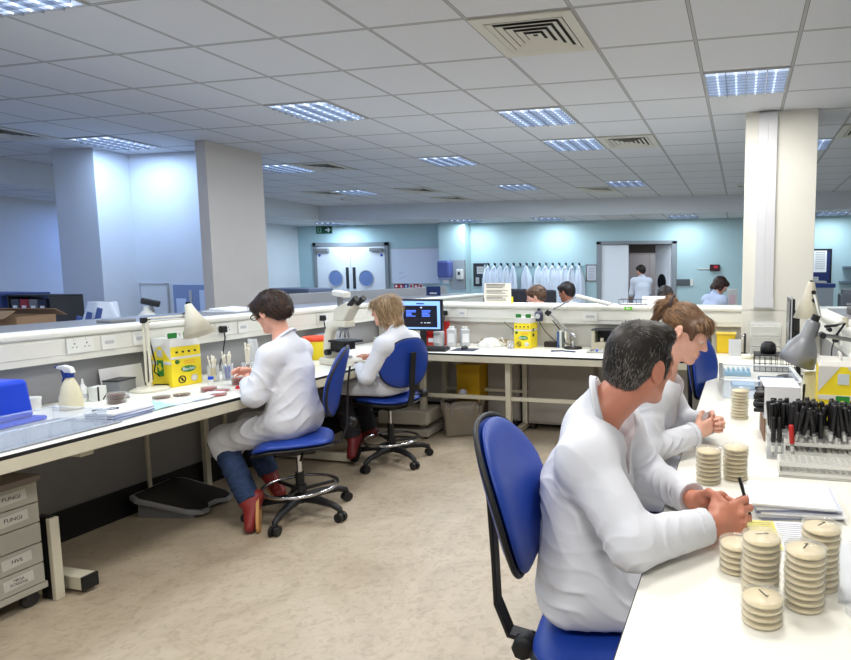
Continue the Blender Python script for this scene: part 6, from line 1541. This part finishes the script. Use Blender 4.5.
# 2. woman with a ponytail beyond him
wom = dict(hd=(-.222, 2.47, 1.284), nk=(-.318, 2.475, 1.105), chest=(-.365, 2.475, .94), pel=(-.43, 2.45, .66), rs=(-.345, 2.325, 1.035), ls=(-.335, 2.635, 1.035),
           re=(-.335, 2.225, .845), rw=(-.165, 2.395, .885), le=(-.25, 2.72, .85), lw=(-.115, 2.560, .885),
           rh=(-.40, 2.37, .645), lh=(-.40, 2.54, .645), rk=(.0, 2.36, .62), lk=(.0, 2.58, .62), ra=(.02, 2.36, .13), la=(.02, 2.58, .13), rt=(.14, 2.35, .05), lt=(.14, 2.60, .05))
cw = [ridge((.7, .6, -.2), 70, (0, 0, 1), 24, .007, .7, ((-.27, 2.29, .86), .14)), ridge((.3, .2, .9), 60, (0, 1, 0), 18, .0045, 2.4, ((-.35, 2.30, .93), .13)), ridge((.5, 0, .85), 52, (0, 1, 0), 16, .005, .2, ((-.36, 2.36, .74), .16)), ridge((.3, .2, .9), 26, (1, .3, 0), 10, .002, 2.1)]
p = person('woman with a blond ponytail in white coat looking down at her hands', wom, (1, -.05, 0), (.88, -.14, -.44), (.44, 0, .9), skin('skin_pale', (232, 178, 156)), .0045,
           hand_r=dict(fwd=(.66, .68, .22), palm=(-.3, .6, .1), side=(.1, .2, 1), curls=[(.4, .6, .4), (.45, .65, .4), (.5, .7, .45), (.55, .7, .5)], thumb=(.4, .6), s=.90),
           hand_l=dict(fwd=(.55, -.72, .18), palm=(-.3, -.8, .1), side=(0, -.1, 1), curls=[(.5, .7, .4)]*4, thumb=(.4, .6), s=.90),
           female=True, hs=.96, trousers=mat('grey_trousers', (120, 118, 124), .8), shoes=(mat('black_shoe', (24, 22, 22)), BLACK), seat=.575, coat_warp=cw, neck_r=.047, sh_r=.062, back=.098, down=1.0)
BR = hair_mat('hair_brown', (84, 58, 38), (104, 74, 50), 20); BL2 = hair_mat('hair_blond_streak', (146, 108, 70), (172, 132, 90), 20)
def h_pony(H, T, fr, s):
    H.ell(T(0, -.014, .034), A(.0785, .098, .083)*s, .02, fr)
    H.ell(T(0, .062, .064), A(.058, .034, .034)*s, .025, fr)           # fringe
    H.ell(T(.01, .085, .048), A(.046, .013, .020)*s, .012, fr)
    for q in (-1, 1): H.cap(T(q*.072, .040, .045), T(q*.070, .050, -.008), .016*s, .008*s, .02)
    H.ell(T(0, .125, -.045), A(.09, .060, .068)*s, .006, fr, sub=True)
    for q in (-1, 1): H.ell(T(q*.094, .0, -.020), A(.026, .026, .036)*s, .008, fr, sub=True)
    H.plane(T(0, -.03, -.052), -fr[2]-.35*fr[1], .015)
    H.cap(T(0, -.088, .068), T(0, -.108, .085), .022*s, .022*s, .015)
    H.cap(T(0, -.108, .085), T(0, -.138, .050), .024*s, .027*s, .015)
    H.cap(T(0, -.138, .050), T(0, -.140, -.035), .027*s, .016*s, .02)
def fl_pony(l):
    if l[1] < -.10: return (0, -.3, -1)
    if l[1] > .03 and l[2] < .10: return (l[0]*6-.1, .5, -1)
    return (-l[0]*2, -1, (.072-l[2])*4)
hair(p, h_pony, BR, .0042, [wnoise(70, .0006, 5)], dict(n=4200, L=.04, wid=.0010, lift=.0014, seed=2, flow=fl_pony, jit=.06, keepf=lambda l: not (l[1] > .03 and l[2] < .052)), light=BL2)
T = p['T']; MB().tube([tuple(float(x) for x in (T(.034*math.cos(a*PI/8), -.104-.012*math.sin(a*PI/8), .082+.030*math.sin(a*PI/8))-p['org'])) for a in range(16)], .006, 8, closed=True).build('hair_tie', mat('hair_tie', (70, 58, 60), .6), p['root'])

# 3. dark-haired woman with glasses at the left bench
w1 = dict(hd=(-2.83, 3.165, 1.278), nk=(-2.765, 3.185, 1.095), chest=(-2.745, 3.18, .93), pel=(-2.68, 3.16, .64), ls=(-2.72, 3.02, 1.025), rs=(-2.785, 3.335, 1.02),
          le=(-2.765, 2.925, .80), lw=(-2.945, 3.075, .845), re=(-2.89, 3.42, .83), rw=(-3.005, 3.22, .87),
          lh=(-2.70, 3.07, .60), rh=(-2.70, 3.26, .60), lk=(-3.10, 3.01, .49), rk=(-3.11, 3.23, .52), la=(-2.83, 2.92, .165), ra=(-2.98, 3.24, .22), lt=(-2.775, 2.85, .035), rt=(-2.85, 3.18, .12))
cw = [ridge((-.4, .1, .9), 46, (0, 1, 0), 15, .0095, .7, ((-2.65, 3.08, .75), .17)), ridge((.7, .5, .3), 60, (0, 0, 1), 18, .008, 1.4, ((-2.76, 2.96, .86), .13)), ridge((.8, 0, .5), 40, (0, 1, 0), 14, .009, 3.1, ((-2.90, 3.03, .56), .18)), ridge((.2, .3, .9), 30, (1, 0, .2), 11, .002, .3)]
p = person('dark-haired woman with glasses and red shoes seated at the left bench', w1, (-1, -.08, 0), (-.94, .08, -.34), (-.32, 0, .95), skin('skin_rosy', (226, 168, 146)), .0052,
           hand_l=dict(fwd=(-.78, .55, .25), palm=(.1, .8, -.4), side=(0, 0, 1), curls=[(.4, .6, .4)]*4, thumb=(.4, .5), s=.92),
           hand_r=dict(fwd=(-.6, -.45, .3), palm=(.1, -.8, -.3), side=(0, 0, 1), curls=[(.4, .6, .4)]*4, thumb=(.4, .5), s=.92),
           female=True, hs=.99, trousers=mat('blue_jeans', (40, 58, 92), .85, noise=.2, ns=40), shoes=(mat('red_shoe', (132, 42, 40), .5), mat('gum_sole', (196, 142, 84), .6)), coat_warp=cw, neck_r=.047, sh_r=.064, back=.112, skirt=.95, loose=.006, seat=None, hem=.06)
DK = hair_mat('hair_dark_brown', (30, 19, 14), (46, 29, 20), 30); DK2 = hair_mat('hair_brown_lock', (74, 48, 32), (92, 62, 42), 30)
def h_short(H, T, fr, s):
    H.ell(T(0, -.022, .042), A(.094, .116, .094)*s, .02, fr)
    H.ell(T(0, -.074, .0), A(.078, .066, .074)*s, .03, fr)
    H.ell(T(0, .070, .065), A(.066, .040, .036)*s, .025, fr)
    for q in (-1, 1): H.cap(T(q*.078, .03, .04), T(q*.076, .028, -.015), .016*s, .007*s, .02)
    for q in (-1, 1): H.ell(T(q*.10, -.004, -.022), A(.026, .022, .032)*s, .008, fr, sub=True)
    H.ell(T(0, .135, -.040), A(.10, .078, .075)*s, .008, fr, sub=True)
    H.plane(T(0, -.03, -.085), -fr[2]-.3*fr[1], .012)
    H.cap(T(.0, -.115, -.012), T(.0, -.150, -.022), .016*s, .004*s, .02)
hair(p, h_short, DK, .005, [wnoise(60, .0018, 8)], dict(n=2600, L=.036, wid=.0014, lift=.004, seed=3, jit=.25, flow=lambda l: (l[0]*2, .6 if l[1] > .02 else -.5, -1.0 if l[2] < .1 else -.1)), light=DK2)
T = p['T']; o_ = p['org']; V3 = lambda *a: tuple(float(x) for x in (T(*a)-o_))
gl = MB()
for q in (-1, 1): gl.tube([V3(q*.033+.024*math.cos(a*PI/8), .112, .002+.017*math.sin(a*PI/8)) for a in range(16)], .0026, 8, closed=True)
gl.tube([V3(-.010, .114, .006), V3(.010, .114, .006)], .002, 6)
for q in (-1, 1): gl.tube([V3(q*.057, .110, .008), V3(q*.080, .07, .010), V3(q*.086, -.005, .012)], .0026, 6)
gl.build('glasses', BLACK, p['root'])
MB().tube([tuple(float(x) for x in (p['J']['lw']-o_+A(.0, 0, 0)+.0*T(0, 0, 0)*0+.029*(A(0, 0, 1)*math.cos(a)+nrm(A(.55, .78, 0))*math.sin(a))+A(-.012, .01, 0))) for a in [k*PI/9 for k in range(18)]], .005, 6, closed=True).build('wristwatch', BLACK, p['root'])

# 4. woman at the microscope
w2 = dict(hd=(-2.675, 4.15, 1.232), nk=(-2.605, 4.17, 1.07), chest=(-2.60, 4.18, .90), pel=(-2.66, 4.21, .66), ls=(-2.60, 4.00, .975), rs=(-2.575, 4.34, .98), le=(-2.70, 3.92, .745), lw=(-2.865, 4.06, .79), re=(-2.72, 4.44, .78), rw=(-2.90, 4.30, .84),
          lh=(-2.70, 4.11, .64), rh=(-2.70, 4.30, .64), lk=(-3.09, 4.12, .58), rk=(-3.10, 4.36, .58), la=(-2.98, 4.12, .22), ra=(-2.98, 4.34, .22), lt=(-2.93, 4.02, .10), rt=(-3.12, 4.34, .12))
cw = [ridge((-.4, .1, .9), 46, (0, 1, 0), 15, .008, 1.7, ((-2.60, 4.12, .78), .17)), ridge((.6, .5, .5), 60, (0, 0, 1), 18, .008, .4, ((-2.67, 3.97, .82), .14)), ridge((.2, .3, .9), 28, (1, 0, .2), 11, .0025, 2.3)]
p = person('blond woman in white coat bent to the microscope, seen from behind', w2, (-1, .12, 0), (-.97, -.10, -.14), (-.1, 0, 1), skin('skin_rosy', (226, 168, 146)), .006,
           hand_l=dict(fwd=(-.9, .3, .1), palm=(.0, .7, -.6), side=(0, .4, 1), curls=[(.4, .5, .3)]*4, s=.92), hand_r=dict(fwd=(-.9, -.3, .0), palm=(0, -.7, -.6), side=(0, -.4, 1), curls=[(.4, .5, .3)]*4, s=.92),
           female=True, hs=.98, trousers=mat('black_trousers', (30, 28, 32), .85), shoes=(mat('dark_red_shoe', (104, 24, 26), .5), BLACK), seat=.572, coat_warp=cw, neck_r=.048, sh_r=.062, back=.105)
BO = hair_mat('hair_ash_blond', (134, 108, 78), (152, 124, 92), 20); BO2 = hair_mat('hair_blond_lock', (182, 154, 116), (200, 172, 134), 20)
def h_bob(H, T, fr, s):
    H.ell(T(0, -.022, .034), A(.088, .106, .090)*s, .02, fr)
    H.cap(T(0, -.045, .0), T(0, -.060, -.085), .080*s, .066*s, .04, w=fr[0], ratio=1.15)
    for q in (-1, 1): H.cap(T(q*.072, .0, .03), T(q*.064, .006, -.075), .030*s, .024*s, .03)
    H.ell(T(0, .070, .055), A(.064, .038, .040)*s, .025, fr)
    H.ell(T(0, .125, -.050), A(.075, .075, .085)*s, .01, fr, sub=True)
hair(p, h_bob, BO, .0055, [wnoise(40, .0012, 12)], dict(n=2600, L=.07, wid=.0016, lift=.0016, seed=4, jit=.06, flow=lambda l: (l[0]*1.0, -.15, -1.0)), light=BO2)

# 5-8. people farther back
def simple(label, hd, hf, seated_z, tfv, hair_ops, hm, sk, arms_fwd=.25, standing=False, lean=.06, coat=COATW, vox=.011, hs=1.0, hup=(0, 0, 1)):
    hd = np.asarray(hd, F32); tr = frame(tfv); R_, F_, U_ = tr
    nk = hd-U_*.165-F_*lean; ch = nk-U_*.17-F_*lean*.5; pel = nk-U_*.47-F_*lean*1.2
    J = dict(hd=hd, nk=nk, chest=ch, pel=pel, ls=nk-R_*.165-U_*.055, rs=nk+R_*.165-U_*.055)
    for s_, q in (('l', -1), ('r', 1)):
        J[s_+'e'] = J[s_+'s']-U_*.26+F_*.08+R_*q*.03; J[s_+'w'] = J[s_+'e']+F_*arms_fwd-U_*(.0 if not standing else .05)-R_*q*.08
        J[s_+'h'] = pel+R_*q*.09-U_*.02
        if standing: J[s_+'k'] = A(*(J[s_+'h'][:2]+F_[:2]*.05), .48); J[s_+'a'] = A(*J[s_+'h'][:2], .10)
        else: J[s_+'k'] = J[s_+'h']+F_*.40; J[s_+'a'] = A(*(J[s_+'k'][:2]), .12)
        J[s_+'t'] = J[s_+'a']+F_*.14-U_*.06
    hd_ = lambda q: dict(fwd=F_-.2*U_, palm=-U_, side=-q*R_, curls=[(.4, .5, .3)]*4, s=.95)
    p = person(label, J, tfv, hf, hup, sk, vox, hand_l=hd_(-1), hand_r=hd_(1), female=True, hs=hs, trousers=mat('dark_trousers', (44, 46, 54)), shoes=(mat('black_shoe', (24, 22, 22)), BLACK), coat_mat=coat, detail=True, skirt=.75)
    hair(p, hair_ops, hm, .009, [wnoise(50, .003, 2)])
    return p
def h_gen(H, T, fr, s):
    H.ell(T(0, -.020, .038), A(.088, .108, .090)*s, .02, fr); H.ell(T(0, -.062, -.01), A(.072, .055, .075)*s, .03, fr); H.ell(T(0, .066, .062), A(.062, .038, .036)*s, .02, fr)
    H.ell(T(0, .130, -.035), A(.09, .075, .08)*s, .008, fr, sub=True)
    for q in (-1, 1): H.ell(T(q*.098, .0, -.022), A(.024, .024, .034)*s, .008, fr, sub=True)
MB_ = hair_mat('hair_mid_brown', (62, 42, 30), (104, 76, 56), 40); BK = hair_mat('hair_black', (16, 12, 12), (44, 30, 26), 40)
SK = skin('skin_rosy', (226, 168, 146))
simple('brown-haired person in white coat seated behind the far partition by the notice sheet', (-2.25, 6.44, 1.25), (-.95, -.1, -.25), .5, (-1, 0, 0), h_gen, MB_, SK)
simple('black-haired person in white coat behind the far partition below the hanging coats', (-2.12, 7.2, 1.275), (-.9, .3, -.25), .5, (-1, .1, 0), h_gen, BK, skin('skin_brown', (160, 104, 80)))
simple('person behind the far partition of whom only dark hair shows above the ponytail', (-.83, 6.75, 1.24), (.2, 1, -.3), .5, (.1, 1, 0), h_gen, BK, SK)
simple('woman with dark bob standing at a desk by the cyan wall', (-.30, 9.0, 1.33), (.75, .3, -.55), .5, (.7, .7, 0), h_bob, hair_mat('hair_dark_auburn', (36, 20, 16), (66, 38, 30), 40), SK, standing=True, lean=.12, coat=mat('coat_blue_white', (196, 208, 232), .8))
simple('person in white coat walking away through the open doorway', (-2.10, 12.72, 1.54), (-.75, .65, -.2), .5, (-.5, .85, 0), h_gen, BK, SK, standing=True, lean=.05, coat=mat('coat_dim', (216, 222, 236), .8))
# ------------------------------------------------------------------ camera and rendering look
cam = bpy.data.cameras.new('camera'); co = bpy.data.objects.new('camera', cam); COL.objects.link(co)
cam.sensor_fit = 'HORIZONTAL'; cam.sensor_width = 36; cam.lens = 604/851*36; cam.shift_x = -(600.5-425.5)/851; cam.clip_start = .05
yaw, pit = -.2297, -.0971
f = Vector((math.sin(yaw)*math.cos(pit), math.cos(yaw)*math.cos(pit), math.sin(pit)))
co.location = (0, 0, 1.53); co.rotation_euler = f.to_track_quat('-Z', 'Y').to_euler()
S.camera = co
w = bpy.data.worlds.new('world'); S.world = w; w.use_nodes = True
w.node_tree.nodes['Background'].inputs['Color'].default_value = (.6, .7, .85, 1); w.node_tree.nodes['Background'].inputs['Strength'].default_value = .1
S.view_settings.view_transform = 'Standard'; S.view_settings.look = 'None'; S.view_settings.gamma = 1; S.view_settings.exposure = 0.0
try: S.view_settings.use_curve_mapping = False
except Exception: pass
